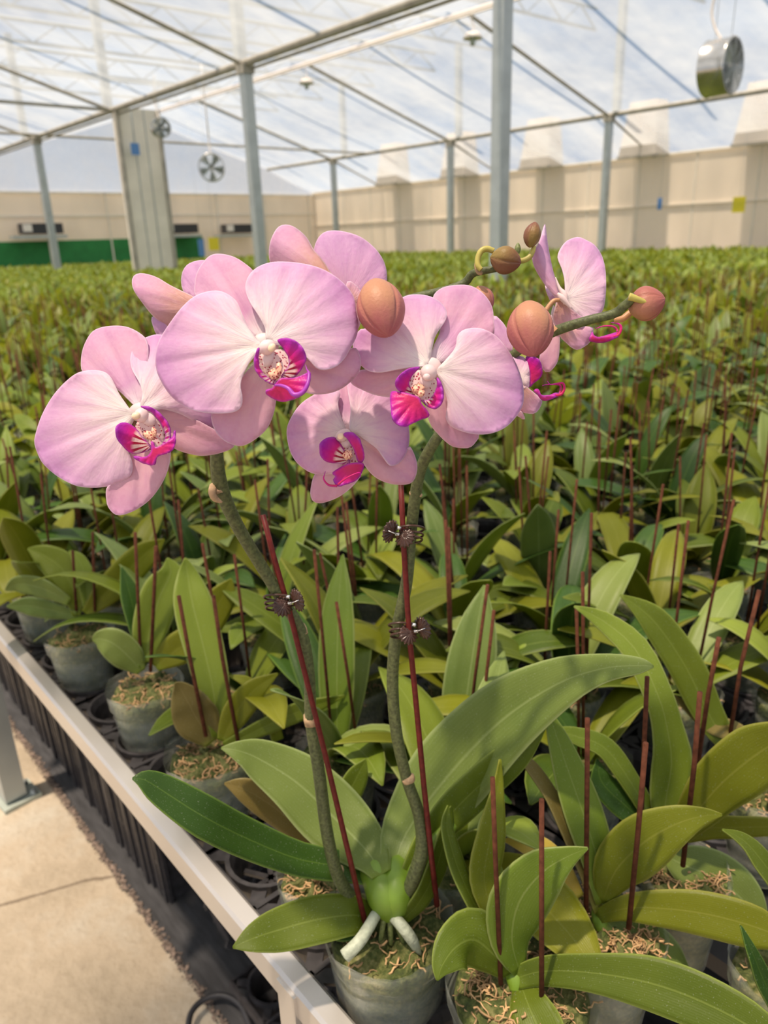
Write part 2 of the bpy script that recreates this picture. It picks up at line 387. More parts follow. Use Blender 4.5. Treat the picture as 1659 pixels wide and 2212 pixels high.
# gutters and beams along each row
b = MB_()
b.tube([(X1, -8, ZG-.02), (X1, YE-.1, ZG-.02)], .055, 8); b.tube([(X1+.07, -8, ZG-.09), (X1+.07, YE-.1, ZG-.09)], .02, 6)
struct(b, 'beam_1', MGALV2)
b = MB_(); b.tube([(X2, -8, ZG-.02), (X2, YE-.1, ZG-.02)], .05, 8); b.tube([(-2.8, -8, ZG-.02), (-2.8, YE-.1, ZG-.02)], .05, 8); struct(b, 'beam_2', MGALV2)
b = MB_()
for y in (-4, .85, 5.68, 10.4, 14.97, 19.3):
    b.tube([(X1, y, ZG-.05), (1.9, y, ZR-.08)], .03, 6)
    b.tube([(-2.8, y, ZG-.05), (1.9, y, ZR-.08)], .03, 6)
for y in (.7, 5.6, 10.67, 15.5, 20.6):
    b.tube([(X2, y, ZG-.05), (XR, y, ZR-.08)], .035, 6)
    b.tube([(X2, y, ZG-.05), (X3-.05, y, ZW)], .03, 6)
struct(b, 'rafter', MGALV2)
b = MB_()
for y in (14.97, 18.8): b.tube([(-2.8, y, ZG-.03), (X1 if y < 15 else X2, y, ZG-.03)], .028, 6)
struct(b, 'tie_rod', MGALV2)
b = MB_(); b.tube([(XR, -6, ZR-.1), (XR, YE-.2, ZR-.1)], .045, 8); b.tube([(XR-.25, -6, ZR-.22), (XR-.25, YE-.2, ZR-.22)], .018, 6)
tag(b.build('ridge_pipe', MWH), 'long white pipe running under the roof ridge above the lamps', 'pipe')
def post(x, y, w, name, label, z1=ZG-.05):
    r = empty(name, (x, y, 0)); b = MB_(); b.box((0, 0, z1/2), (w, w, z1)); o = b.build('shaft', MGALV, r, False)
    b = MB_(); b.box((0, 0, .012), (w*2, w*2, .024)); b.build('foot_plate', MPLATE, r, False)
    b = MB_(); b.box((0, 0, z1-.05), (w*1.35, w*1.35, .12)); b.build('bracket', MGALV2, r, False)
    tag(r, label, 'post', 'galvanised steel posts of the greenhouse')
post(X1, 5.68, .14, 'steel_post', 'widest steel post, rising to the top of the picture behind the orchid buds')
post(X1, 10.4, .14, 'steel_post', 'steel post joining the long gutter beam, second nearest, above the central blooms')
post(X1, 19.3, .14, 'steel_post', 'leaning-looking steel post left of the wide cream column')
post(X2, 10.67, .14, 'steel_post', 'thin steel post right of the widest post, before the cream side wall')
post(X2, 15.5, .14, 'steel_post', 'thin steel post just left of the widest post, before the cream wall')
post(X2, 20.6, .14, 'steel_post', 'thin steel post in the far row, right of the second nearest post')
post(X2, 5.6, .14, 'steel_post', 'steel post in the far row beyond the right edge')
post(11.4, 23.9, .12, 'steel_post', 'distant steel post beside the wide cream column, with a blue band')
# wide cream column
r = empty('duct_column', (7.0, 14.97, 0)); b = MB_()
b.box((0, 0, 1.93), (.80, .22, 3.8)); o = b.build('casing', MPANEL, r, False)
b = MB_()
for dx in (-.41, .41): b.box((dx, -.1, 1.93), (.06, .1, 3.8))
b.build('corner_strip', MGALV2, r, False)
b = MB_()
for dx in (-.12, .12): b.box((dx, -.115, 1.93), (.012, .02, 3.8))
b.build('seam_strip', MGALV, r, False)
tag(r, 'wide cream panelled column with vertical seams at the left', 'column')
# roof vents on the lean-to
for k, y in enumerate((8.0, 10.75, 13.75, 16.7, 19.6)):
    b = MB_(); w0, w1 = .35, .48
    vs = [(17.45, y-w0, 4.2), (17.9, y-w0, 4.2), (17.9, y+w0, 4.2), (17.45, y+w0, 4.2), (17.3, y-w1, 3.06), (17.93, y-w1, 3.06), (17.93, y+w1, 3.06), (17.3, y+w1, 3.06)]
    b.add(vs, [(0, 1, 2, 3), (4, 7, 6, 5), (0, 4, 5, 1), (1, 5, 6, 2), (2, 6, 7, 3), (3, 7, 4, 0)])
    o = b.build('vent_hood', MHOOD, None, False)
    b = MB_(); b.box((17.32, y, 3.03), (.12, 1.0, .05)); b.build('vent_sill', MGALV2, o, False)
    tag(o, ['cream vent hood at the right edge of the cream side wall', 'cream vent hood on the side wall right of the right thin post', 'cream vent hood on the side wall just right of the widest post', 'cream vent hood on the side wall left of the widest post', 'smallest and farthest cream vent hood on the side wall'][k], 'vent', 'vent hoods along the side wall')
# end-wall ventilators
for k, px in enumerate((88, 388, 515)):
    q = ony(px, 494, YE-.35); r = empty('wall_heater', (q.x, q.y, q.z))
    b = MB_(); b.box((0, 0, 0), (1.15, .35, .28)); b.build('housing', MBLK, r, False)
    b = MB_(); b.box((-.1, -.02, -.22), (1.5, .4, .08)); b.build('shelf_bracket', MGALV, r, False)
    b = MB_(); b.box((-.42, -.19, .02), (.24, .03, .2)); b.build('control_panel', MWH, r, False)
    tag(r, ['black wall heater at the far left above the green strip', 'black wall heater right of the wide cream column', 'black wall heater left of the second nearest post'][k], 'heater', 'black heaters on the far wall')
def card(px, py, w, h, mat, depth_x=None, depth_y=None, label='', cat='card'):
    q = onx(px, py, depth_x) if depth_x else ony(px, py, depth_y)
    r = empty('sticky_trap', q); b = MB_(); d = (.012, w, h) if depth_x else (w, .012, h); b.box((0, 0, 0), d); b.build('card', mat, r, False)
    b = MB_(); zt = ZG-(max(q.x, X2)-X2)*.385-.02 if q.x > X2 else ZG+.0+(min(abs(q.x-X1), abs(X2-q.x))/4.7)*1.38-.06; b.tube([(0, 0, h/2), (0, 0, zt-q.z)], .003, 5); b.build('wire', MGALV, r); tag(r, label, cat)
card(1596, 442, .26, .30, MYEL, 16.6, None, 'yellow sticky trap hanging before the cream wall at right')
card(1425, 440, .10, .24, MBLU, 16.6, None, 'small blue sticky trap hanging before the cream side wall')
card(462, 527, .30, .32, MYEL, None, 19.0, 'yellow sticky trap hanging before the green strip')
card(435, 535, .20, .50, MBLU, None, 22.5, 'pale blue card beside the yellow trap on the far post')
card(292, 322, .16, .20, MBLU, None, 14.7, 'small blue thing hanging on the wide cream column')
# pendant lamps
for k, (px, py) in enumerate(((1021, 82), (662, 180))):
    q = onx(px, py, XR-.02); r = empty('pendant_lamp', q)
    b = MB_(); b.lathe([(.02, .10), (.09, .09), (.15, .04), (.175, -.01), (.165, -.015), (.02, .03)], 24); b.build('shade', MWH, r)
    b = MB_(); b.lathe([(.05, 0), (.055, -.05), (.04, -.11), (.001, -.13)], 16); b.build('bulb', MPLATE, r)
    b = MB_(); P = [(0, 0, .1), (.03, 0, .2), (-.02, .02, .3), (0, 0, ZR-.1-q.z)]; b.tube([Vector(p) for p in cr_(P, 5)], .012, 6); b.build('cord', MWH, r)
    tag(r, ['white dome pendant lamp nearest the widest steel post', 'white dome pendant lamp between the two nearest posts'][k], 'lamp', 'dome lamps under the ridge')
# circulation fans
def fan(px, py, d, rad, ln, yaw, label, cordtop):
    q = pt(px, py, d); r = empty('circulation_fan', q); r.rotation_euler = (0, 0, yaw)
    Mx = Matrix.Rotation(math.pi/2, 4, 'Y')
    b = MB_(); b.lathe([(rad, -ln/2), (rad*1.03, -ln/2+.01), (rad, -ln/2+.02), (rad, ln/2-.02), (rad*1.03, ln/2-.01), (rad, ln/2), (rad*.97, ln/2), (rad*.97, -ln/2), (rad, -ln/2)], 40, 0, Mx); b.build('drum', MDUCT, r)
    b = MB_()
    for k in range(9):
        rr = rad*(k+1)/9.5; b.tube([Mx @ Vector((rr*math.cos(a), rr*math.sin(a), ln/2)) for a in np.linspace(0, 2*math.pi, 33)], .003, 4)
    for k in range(8):
        a = k*math.pi/4; b.tube([Mx @ Vector((0, 0, ln/2)), Mx @ Vector((rad*math.cos(a), rad*math.sin(a), ln/2))], .004, 4)
    b.build('guard', MGALV, r)
    for k in range(5):
        b = MB_(); a = k*2*math.pi/5
        vs = [Mx @ Vector((rr*math.cos(a+da), rr*math.sin(a+da), da*.12)) for rr in (.04, rad*.5, rad*.92) for da in (-.25, .1, .4)]
        b.add(vs, [(i*3+j, i*3+j+1, i*3+j+4, i*3+j+3) for i in range(2) for j in range(2)]); bl = b.build('blade', MPLATE, r)
        sm = bl.modifiers.new('s', 'SOLIDIFY'); sm.thickness = .004
    b = MB_(); b.lathe([(.001, -.06), (.05, -.05), (.05, .06), (.001, .07)], 16, 0, Mx); b.build('motor', MBLK, r)
    b = MB_(); b.tube([Vector(p) for p in cr_([(-.02, 0, rad), (-.10, 0, rad+.12), (-.14, 0, rad+.3), (-.06, 0, rad+.6), (-.02, 0, cordtop)], 6)], .013, 6); b.build('cable', MWH, r)
    b = MB_()
    for dx in (-ln*.3, ln*.3): b.tube([(dx, 0, rad), (dx*1.3, 0, cordtop)], .003, 4)
    b.build('hanging_wire', MGALV, r); tag(r, label, 'fan', 'circulation fans hung from the roof'); return r
fan(1556, 146, 7.5, .25, .26, -1.5, 'bright steel drum fan hanging at the upper right', 1.6)
fan(457, 362, 14.3, .24, .20, -2.1, 'steel fan hanging between wide cream column and second nearest post', 1.7)
fan(347, 276, 13.3, .16, .15, -1.7, 'small dark fan beside the top of the wide cream column', .8)

# ------------------------------------------------------------------ bench
bench = empty('growing_bench', (.272, 8, 0))
b = MB_(); b.box((9.14, 0, .715), (17.6, 33, .02)); b.build('deck', MDECK, bench, False)
b = MB_()
prof = [(-.022, -.034), (-.022, -.004), (-.019, 0), (-.003, 0), (0, -.003), (0, -.036)]
vs = [(x, y, .79+z) for y in (-8.2, 16) for x, z in prof]; n = len(prof)
b.add(vs, [(i, (i+1) % n, n+(i+1) % n, n+i) for i in range(n)]); rl = b.build('side_rail', MRAIL, bench, False); rl['label'] = 'white aluminium edge rail'
b = MB_(); b.box((-.020, -7.55, .745), (.010, .028, .075)); b.build('bracket', MRAIL, bench, False)
for y in (-6.2, -3.2, 0, 3, 6):
    b = MB_(); b.box((.8, y, .352), (.05, .05, .704)); b.build('leg', MGALV, bench, False)
    b = MB_(); b.box((9.0, y, .69), (17, .04, .03)); b.build('cross_bar', MGALV, bench, False)
tag(bench, 'long growing bench with white edge rail carrying the potted orchids', 'bench')
# neighbouring foot post on the concrete
q = onz(30, 1728, 0); r = empty('bench_post', (q.x, q.y, 0)); r.rotation_euler = (0, 0, .1)
b = MB_(); b.box((0, 0, .37), (.055, .055, .70)); b.build('shaft', MGALV, r, False)
b = MB_(); b.box((.01, -.0, .006), (.10, .09, .012)); b.build('foot_plate', MPLATE, r, False)
for dx, dy in ((.044, -.03), (.044, .03)):
    b = MB_(); b.lathe([(.009, .012), (.009, .022), (.001, .024)], 6); o = b.build('bolt', MGALV, r); o.location = (dx, dy, 0)
tag(r, 'grey steel post with bolted foot plate on the concrete path', 'post')
# black trays stood on edge under the bench
rt = random.Random(5)
b = MB_(); b.box((.2, 0, .31), (.42, .012, .62)); 
for z in np.arange(.02, .62, .085): b.box((.2, .008, z), (.42, .006, .012))
b.box((0, 0, .31), (.008, .03, .62))
tp = b.build('flat_tray', MTRAY, None, False)
k = 0; y = 1.36
while y < 3.6:
    o = tp if k == 0 else tp.copy()
    if k: COL.objects.link(o)
    o.location = (.475+rt.uniform(-.006, .006), y, .008); o.rotation_euler = (math.radians(-7+rt.uniform(-2, 2)), 0, rt.uniform(-.012, .012))
    tag(o, 'black plastic tray standing on edge in the packed row under the bench', 'tray', 'black trays stored on edge under the bench')
    y += rt.uniform(.014, .026); k += 1
# ------------------------------------------------------------------ carrier trays
def tray_mesh(nx, ny, px, py, r=.044):
    b = MB_()
    for i in range(nx):
        for j in range(ny):
            cx, cy = (i+.5)*px, (j+.5)*py
            M = Matrix.Translation((cx, cy, 0))
            b.lathe([(r*.80, .0), (r*.9, .03), (r, .040), (r+.005, .040), (r+.005, .030), (r*.95, .0)], 24, 0, M)
            for a in range(4):
                q = a*math.pi/2+math.pi/4; b.box((cx+math.cos(q)*.058, cy+math.sin(q)*.058, .033), (.03, .016, .004), 0, Matrix.Rotation(q, 3, 'Z'))
            for a in range(3):
                q = a*math.pi/3; b.box((cx, cy, .003), (.07, .006, .004), 0, Matrix.Rotation(q, 3, 'Z'))
    for i in range(nx+1): b.box((i*px, ny*py/2, .030), (.006, ny*py, .014))
    for j in range(ny+1): b.box((nx*px/2, j*py, .030), (nx*px, .006, .014))
    return b
PX, PY = .105, .1025; X0, Y0 = .332, .715
tb = tray_mesh(3, 4, PX, PY).build('carrier_tray', MTRAY, None, False)
first = True; ordn = ['nearest', 'second', 'third', 'fourth', 'fifth', 'sixth', 'seventh', 'eighth', 'ninth', 'tenth', 'eleventh', 'twelfth']
for i in range(8):
    for j in range(11):
        x = X0-PX/2+.002+i*3*PX; y = Y0-PY/2-PY*8+j*4*PY+.001
        c = Vector(R.T @ (np.array([x+.15, y+.2, .75])-CAM)); d = -c.z
        if d < .2: continue
        u, v = CX+F*c.x/d, CY-F*c.y/d
        if not (-250 < u < 1950 and v < 2500) or d > 3.2: continue
        o = tb if first else tb.copy()
        if not first: COL.objects.link(o)
        first = False; o.location = (x, y, .726)
        tag(o, f'black carrier tray with round cups, {ordn[i]} file from the white rail, {ordn[j]} tray along' if i else f'black carrier tray with round cups against the white rail, {ordn[j]} tray along', 'tray', 'black carrier trays on the bench')
# embossed mould mark on the tray
q = onz(1502, 2048, .768); cu = bpy.data.curves.new('mark', 'FONT'); cu.body = '70-15'; cu.size = .016; cu.extrude = .0005
cu.materials.append(MTRAY); mo = bpy.data.objects.new('mark', cu); COL.objects.link(mo)
me_ = bpy.data.meshes.new_from_object(mo.evaluated_get(bpy.context.evaluated_depsgraph_get())); bpy.data.objects.remove(mo)
mo = bpy.data.objects.new('mould_mark', me_); COL.objects.link(mo); mo.parent = tb
mo.location = (q.x-tb.location.x, q.y-tb.location.y, .041); mo.rotation_euler = (0, 0, .25)
# tray and hose lying on the ground cover
o = tray_mesh(4, 5, .12, .12, .046).build('ground_tray', MTRAY, None, False); o.location = (.455, .44, .01); o.scale = (1, 1, 1.6)
tag(o, 'black cup tray lying on the ground cover under the white rail bracket', 'tray')
o = tray_mesh(3, 2, .085, .085, .034).build('leaning_tray', MTRAY, None, False); o.location = (.50, 1.17, .02); o.rotation_euler = (math.radians(50), 0, .15); o.scale = (1, 1, 1.6)
tag(o, 'black cup tray leaning beside the packed trays under the bench', 'tray')
b = MB_(); P = [onz(x, y, .03) for x, y in ((405, 2240), (412, 2190), (440, 2160), (480, 2150), (520, 2172), (545, 2230))]
b.tube([Vector(p) for p in cr_(P, 6)], .006, 8); tag(b.build('irrigation_hose', MBLK), 'loop of thin black hose at the bottom beside the path edge', 'hose')

# ------------------------------------------------------------------ orchid parts
def leaf_geo(mb, P, Wd, N, fold=.18, seg=14, m=6, mi=0, rnd=.5, wave=0.0):
    """P, Wd: control points and widths; N: facing per control point"""
    C = cr_([(*p, w, *n) for p, w, n in zip(P, Wd, N)], max(1, seg//(len(P)-1)))
    k = len(C); vs = []; pg = []; ph = rnd*6
    for i, c in enumerate(C):
        p = Vector(c[:3]); w = max(c[3], .0004); n = Vector(c[4:7])
        T = Vector(C[min(i+1, k-1)][:3])-Vector(C[max(i-1, 0)][:3]); T.normalize()
        S_ = T.cross(n); S_.normalize(); n2 = S_.cross(T)
        for j in range(m+1):
            u = -1+2*j/m; a = abs(u)
            h = fold*a*w*.5-.25*fold*w*a*a + wave*w*math.sin(i*.9+ph+u)*a
            vs.append(p+S_*(u*w*.5)+n2*h); pg.append((i/(k-1), a, rnd))
    mb.add(vs, [(i*(m+1)+j, (i+1)*(m+1)+j, (i+1)*(m+1)+j+1, i*(m+1)+j+1) for i in range(k-1) for j in range(m)], mi, pg)
def thick(o, t=.0012):
    s = o.modifiers.new('thickness', 'SOLIDIFY'); s.thickness = t; s.offset = 0; return o
def tleaf(parent, pts, mat, roll=0.0, fold=.18, seg=24, rnd=None, label=None):
    """leaf from (px, py, width px, distance) stations; broad side towards the light, rolled by `roll` degrees"""
    P = []; Wd = []; N = []
    for i, (x, y, w, d) in enumerate(pts): P.append(pt(x, y, d)); Wd.append(w*d/F)
    for i, p in enumerate(P):
        T = (P[min(i+1, len(P)-1)]-P[max(i-1, 0)]).normalized(); v = (Vector(CAM)-p).normalized()
        rl_ = roll[i] if isinstance(roll, (list, tuple)) else roll
        n = (Matrix.Rotation(math.radians(rl_), 3, T) @ v); N.append(n)
        Wd[i] /= max(.3, math.cos(math.radians(rl_)))
    mb = MB_(); leaf_geo(mb, P, Wd, N, fold, seg, 8, 0, random.random() if rnd is None else rnd, .02)
    base = parent.location
    o = mb.build('leaf', mat, parent, loc=None); o.location = -base; thick(o, .0014)
    if label: o['label'] = label
    return o
def pot_geo(mb, r, h, z, n=40, jag=.0015, mi=0, cx=0, cy=0):
    rb = r*.74
    def fn(rr, zz, a, t): return (rr+(.0012*math.sin(a*7+t*5) if zz > z-h+.01 else 0), zz+(jag*(math.sin(a*23)+math.sin(a*37+1))*.5 if zz > z-.002 else 0), 0)
    mb.lathe([(.001, z-h), (rb, z-h), (rb*1.02, z-h+.01)]+[(rb+(r-rb)*t, z-h+h*t) for t in (.15, .3, .5, .7)]+[(r*.955, z-.024), (r*.985, z-.022), (r, z-.003), (r*1.01, z)], n, mi, Matrix.Translation((cx, cy, 0)), fn)
def moss_geo(mb, r, h, z, n=36, seed=0, mi=0, strands=0, mi2=1, drop=.014):
    rg = random.Random(seed); rb = r*.70; ph = rg.random()*9
    def fn(rr, zz, a, t): 
        k = .004*math.sin(a*5+ph+rr*90)+.003*math.sin(a*11+rr*160+ph)
        return (rr, zz+(k if zz > z-h+.02 and rr < r*.92 else 0)*1.0, 0)
    mb.lathe([(.001, z-h+.004), (rb, z-h+.004), (r*.90, z-drop-.006)]+[(r*q, z-drop+.006*(1-q)) for q in (.86, .72, .58, .42, .28, .14, .01)], n, mi, None, fn)
    for k in range(strands):
        a = rg.random()*6.28; q = r*.82*math.sqrt(rg.random()); p = Vector((q*math.cos(a), q*math.sin(a), z-drop+.003))
        P = [p]; d = rg.random()*6.28
        for s_ in range(5):
            d += rg.uniform(-1.3, 1.3); p = p+Vector((math.cos(d)*.0035, math.sin(d)*.0035, rg.uniform(-.0015, .0028))); P.append(p)
        mb.tube(P, [rg.uniform(.0004, .0011)]*6, 4, mi2)
def potted(name, px, py, z, wpx, label, group=None, h=.11, strands=110, seed=0, stakes=(), cat='orchid'):
    c = onz(px, py, z); d = (CAM[2]-z)/-ray(px, py)[2]; r = wpx*d/F/2
    root = empty(name, (c.x, c.y, z-h)); tag(root, label, cat, group)
    b = MB_(); pot_geo(b, r, h, h, 48); o = b.build('pot', MPOT, root); o['label'] = 'clear plastic pot'
    b = MB_(); moss_geo(b, r, h, h, 40, seed, 0, strands, 1); b.build('potting_moss', [MMOSS, MSTR], root)
    return root, d, r
def tstake(parent, pts, wpx, mat=MSTAKEB):
    P = [pt(x, y, d) for x, y, d in pts]; mb = MB_()
    rr = [wpx*pts[i][2]/F/2 for i in range(len(pts))]
    mb.tube(P, rr, 10); o = mb.build('stake', mat, parent); o.location = -parent.location; return o
def tstem(parent, pts, name='stem', mat=MSTEM, n=6):
    C = cr_([(*pt(x, y, d), w*d/F/2) for x, y, w, d in pts], n); mb = MB_(); mb.tube([Vector(c[:3]) for c in C], [c[3] for c in C], 14)
    o = mb.build(name, mat, parent); o.location = -parent.location; return o

# ------------------------------------------------------------------ the flowering orchid
HERO, hd, hr = potted('flowering_orchid', 838, 1985, .85, 280, 'flowering moth orchid with large pale pink blooms on two staked stems', strands=70, seed=1, h=.125)
HL = -HERO.location
# crown and bright leaf bases
mb = MB_()
for pts in (((846, 1972, 50, .668), (834, 1940, 78, .662), (818, 1900, 72, .672), (800, 1858, 66, .70), (790, 1830, 20, .715)),
            ((852, 1972, 50, .664), (856, 1935, 70, .660), (858, 1890, 66, .672), (866, 1850, 60, .70), (872, 1825, 20, .715)),
            ((866, 1962, 40, .67), (890, 1900, 46, .668), (935, 1830, 44, .670), (985, 1765, 34, .68), (1010, 1735, 6, .69)),):
    C = cr_([(*pt(x, y, d), w*d/F/2) for x, y, w, d in pts], 6); mb.tube([Vector(c[:3]) for c in C], [c[3] for c in C], 16)
o = mb.build('crown', MCROWN, HERO); o.location = HL; o['label'] = 'lime green crown of leaf bases'
tleaf(HERO, [(835, 1900, 40, .675), (765, 1876, 60, .68), (650, 1858, 68, .66), (540, 1815, 80, .63), (440, 1765, 84, .595), (350, 1708, 66, .585), (312, 1685, 40, .58), (286, 1682, 4, .578)], LD, 18, .25, label='dark green leaf arching over the rail')
tleaf(HERO, [(824, 1890, 44, .66), (792, 1838, 100, .685), (720, 1765, 140, .70), (640, 1690, 124, .705), (560, 1640, 84, .705), (515, 1622, 44, .70), (478, 1616, 4, .70)], LGB, 10, .22, seg=30)
tleaf(HERO, [(848, 1890, 40, .665), (878, 1800, 112, .69), (965, 1680, 170, .69), (1080, 1560, 160, .66), (1200, 1480, 112, .625), (1300, 1445, 64, .60), (1380, 1438, 36, .585), (1412, 1440, 4, .58)], LGB, -12, .22, seg=34, rnd=.35, label='largest leaf, arching to the right')
tleaf(HERO, [(880, 1900, 40, .665), (930, 1810, 62, .67), (1010, 1720, 78, .67), (1110, 1630, 66, .66), (1185, 1556, 4, .65)], LG, 25, .15, rnd=.5)
tleaf(HERO, [(800, 1985, 60, .665), (760, 1977, 78, .655), (680, 1988, 96, .645), (600, 2010, 86, .635), (545, 2028, 56, .625), (503, 2047, 4, .62)], LG, 12, .2, rnd=.25)
tleaf(HERO, [(790, 2000, 30, .675), (740, 2012, 40, .67), (690, 2010, 10, .665)], LD, 30, .1)
tleaf(HERO, [(870, 1985, 22, .655), (905, 1948, 34, .655), (940, 1880, 40, .66), (962, 1800, 30, .665), (975, 1740, 4, .67)], LG, 45, .1, rnd=.2)
for pts in (((812, 1975, 24, .655), (795, 2005, 26, .645), (775, 2035, 28, .635), (745, 2065, 30, .632)), ((845, 1975, 24, .66), (868, 2000, 26, .648), (890, 2030, 25, .65), (905, 2060, 12, .66))):
    o = tstem(HERO, pts, 'aerial_root', MROOT)
for k, (a, b_) in enumerate((((830, 1978), (822, 2035)), ((842, 1980), (845, 2040)), ((852, 1982), (872, 2036)))):
    tstem(HERO, ((a[0], a[1], 12, .66), ((a[0]+b_[0])/2, (a[1]+b_[1])/2, 12, .66), (b_[0], b_[1], 9, .665)), 'aerial_root', MSTEMU)
# two flower stems
S1 = [(785, 1968, 26, .675), (748, 1925, 28, .665), (724, 1875, 27, .655), (705, 1790, 27, .645), (688, 1660, 27, .63), (672, 1560, 26, .62), (668, 1460, 25, .605), (652, 1370, 26, .59), (612, 1300, 27, .575), (560, 1215, 27, .555), (510, 1130, 29, .53), (478, 1055, 32, .51), (468, 975, 28, .495), (478, 900, 22, .485), (540, 800, 20, .49), (680, 715, 18, .50), (830, 660, 18, .50), (985, 620, 18, .50), (1020, 592, 17, .495), (1045, 585, 16, .49), (1078, 580, 13, .485)]
o = tstem(HERO, S1, 'flower_stem')
S2 = [(872, 1945, 24, .66), (895, 1890, 30, .65), (912, 1830, 30, .645), (905, 1760, 27, .64), (878, 1680, 25, .63), (856, 1580, 26, .615), (848, 1470, 26, .60), (856, 1370, 26, .585), (878, 1260, 26, .565), (888, 1150, 25, .55), (896, 1080, 26, .535), (910, 1010, 25, .52), (945, 945, 24, .505), (1000, 870, 22, .50), (1060, 808, 20, .49), (1110, 765, 19, .48), (1160, 735, 20, .47), (1205, 713, 22, .46), (1270, 692, 20, .45), (1325, 678, 20, .445), (1350, 660, 20, .44), (1372, 640, 19, .435)]
tstem(HERO, S2, 'flower_stem')
def node_ring(x, y, w, d, ang=0.0, hgt=14):
    dx, dy = math.sin(ang), math.cos(ang); mb = MB_()
    P = [pt(x-dx*hgt*t, y-dy*hgt*t, d) for t in (-.5, 0, .5, .8)]; mb.tube(P, [w*d/F/2*s for s in (1.02, 1.16, 1.1, .6)], 14)
    o = mb.build('stem_node', MNODE, HERO); o.location = HL
for q in ((672, 1555, 28, .62, .1, 26), (650, 1362, 24, .59, .4, 22), (728, 1882, 27, .668, .2, 14), (882, 1683, 26, .63, .3, 14), (893, 1902, 30, .664, -.3, 16), (473, 1062, 31, .51, .3, 10), (898, 1068, 26, .533, -.2, 8)): node_ring(*q)
mb = MB_(); C = cr_([(*pt(*p), r_) for p, r_ in (((462, 1050, .507), .003), ((458, 1065, .503), .0025), ((466, 1078, .505), .0022), ((480, 1085, .505), .0006))], 4)
mb.tube([Vector(c[:3]) for c in C], [c[3] for c in C], 8); o = mb.build('bract', MNODE, HERO); o.location = HL
tstake(HERO, [(568, 1112, .553), (592, 1205, .557), (625, 1320, .575), (665, 1480, .595), (700, 1620, .615), (745, 1810, .638), (788, 1990, .655)], 12, MSTAKE)
tstake(HERO, [(866, 1040, .54), (872, 1180, .548), (884, 1370, .575), (897, 1500, .595), (916, 1700, .628), (932, 1850, .642), (944, 1955, .668)], 12.5, MSTAKE)

# petals -------------------------------------------------------------
def c1(x, y): return (60+x/2.2419, 460+y/2.2419)
def c2(x, y): return (580+x/1.8852, 460+y/1.8852)
def c3(x, y): return (980+x/3.4563, 460+y/3.4563)
def petal(parent, name, cf, outline, base, D, mat, cup=.008, tilt=(0, 0), step=8.0, crease=.0012, edge=.0015, bow=0.0, sol=.0007, label=None):
    O = np.array([cf(*p) for p in outline]); B = np.array(cf(*base))
    O = np.array(cr_(list(O), 5, True))
    # resample at even steps
    seg = np.linalg.norm(np.roll(O, -1, 0)-O, axis=1); Lt = np.concatenate([[0], np.cumsum(seg)]); n = max(16, int(Lt[-1]/step))
    OO = np.vstack([O, O[:1]]); s = np.linspace(0, Lt[-1], n, endpoint=False)
    O = np.stack([np.interp(s, Lt, OO[:, k]) for k in (0, 1)], 1)
    x0, y0 = O.min(0); x1, y1 = O.max(0); pts = [Vector(p) for p in O]
    def inside(x, y):
        X, Y = O[:, 0], O[:, 1]; Xn, Yn = np.roll(X, -1), np.roll(Y, -1)
        with np.errstate(divide='ignore', invalid='ignore'):
            return np.sum(((Y > y) != (Yn > y)) & (x < (Xn-X)*(y-Y)/(Yn-Y)+X)) % 2 == 1
    A_ = O; Bq = np.roll(O, -1, 0)
    def edist(p):
        ab = Bq-A_; t = np.clip(((p-A_)*ab).sum(1)/np.maximum((ab**2).sum(1), 1e-9), 0, 1)
        return np.sqrt((((A_+ab*t[:, None])-p)**2).sum(1).min())
    r = 0; y = y0+step*.5
    while y < y1:
        x = x0+(step*.5 if r % 2 else 0)
        while x < x1:
            if inside(x, y) and edist(np.array((x, y))) > step*.55: pts.append(Vector((x, y)))
            x += step
        y += step*.87; r += 1
    res = delaunay_2d_cdt(pts, [], [list(range(n))], 1, 1e-4)
    V, Fc = res[0], res[2]
    Rm = np.linalg.norm(O-B, axis=1).max(); far = O[np.argmax(np.linalg.norm(O-B, axis=1))]; cen = O.mean(0)
    ax = (cen-B)/max(1e-6, np.linalg.norm(cen-B)); pr = np.array((-ax[1], ax[0]))
    ha = max(1e-6, np.abs((O-B)@pr).max()); vs = []; pg = []
    wob = random.random()*6
    for v in V:
        p = np.array((v.x, v.y)); q = p-B; rr = np.linalg.norm(q)/Rm; al = q@ax; pe = q@pr; e = edist(p)
        ang = math.atan2(q@pr, q@ax)
        d = D+cup*rr*rr+tilt[0]*q[0]/100+tilt[1]*q[1]/100+bow*(pe/ha)**2
        d += crease*math.exp(-(pe/7)**2)*min(1, al/40 if al > 0 else 0)*max(0, 1-rr*.6)
        d += edge*math.exp(-e/6)*math.sin(ang*5+wob)+.0006*math.sin(ang*17+wob)*rr
        w = pt(v.x, v.y, d); vs.append(w); pg.append((rr, min(1, e/30), ang/6.283+.5))
    fs = []
    for f in Fc:
        a, b_, c = (V[i] for i in f[:3]); cr2 = (b_.x-a.x)*(c.y-a.y)-(b_.y-a.y)*(c.x-a.x)
        fs.append(tuple(f) if cr2 < 0 else tuple(reversed(f)))
    mb = MB_(); mb.add(vs, fs, 0, pg)
    o = mb.build(name, mat, parent)
    s_ = o.modifiers.new('thickness', 'SOLIDIFY'); s_.thickness = sol; s_.offset = 0
    if label: o['label'] = label
    return o
def flower(label=None):
    e = empty('flower', (0, 0, 0), HERO); e.location = HL;
    if label: e['label'] = label
    return e
def sub(mb, name, mat, parent):
    return mb.build(name, mat, parent)
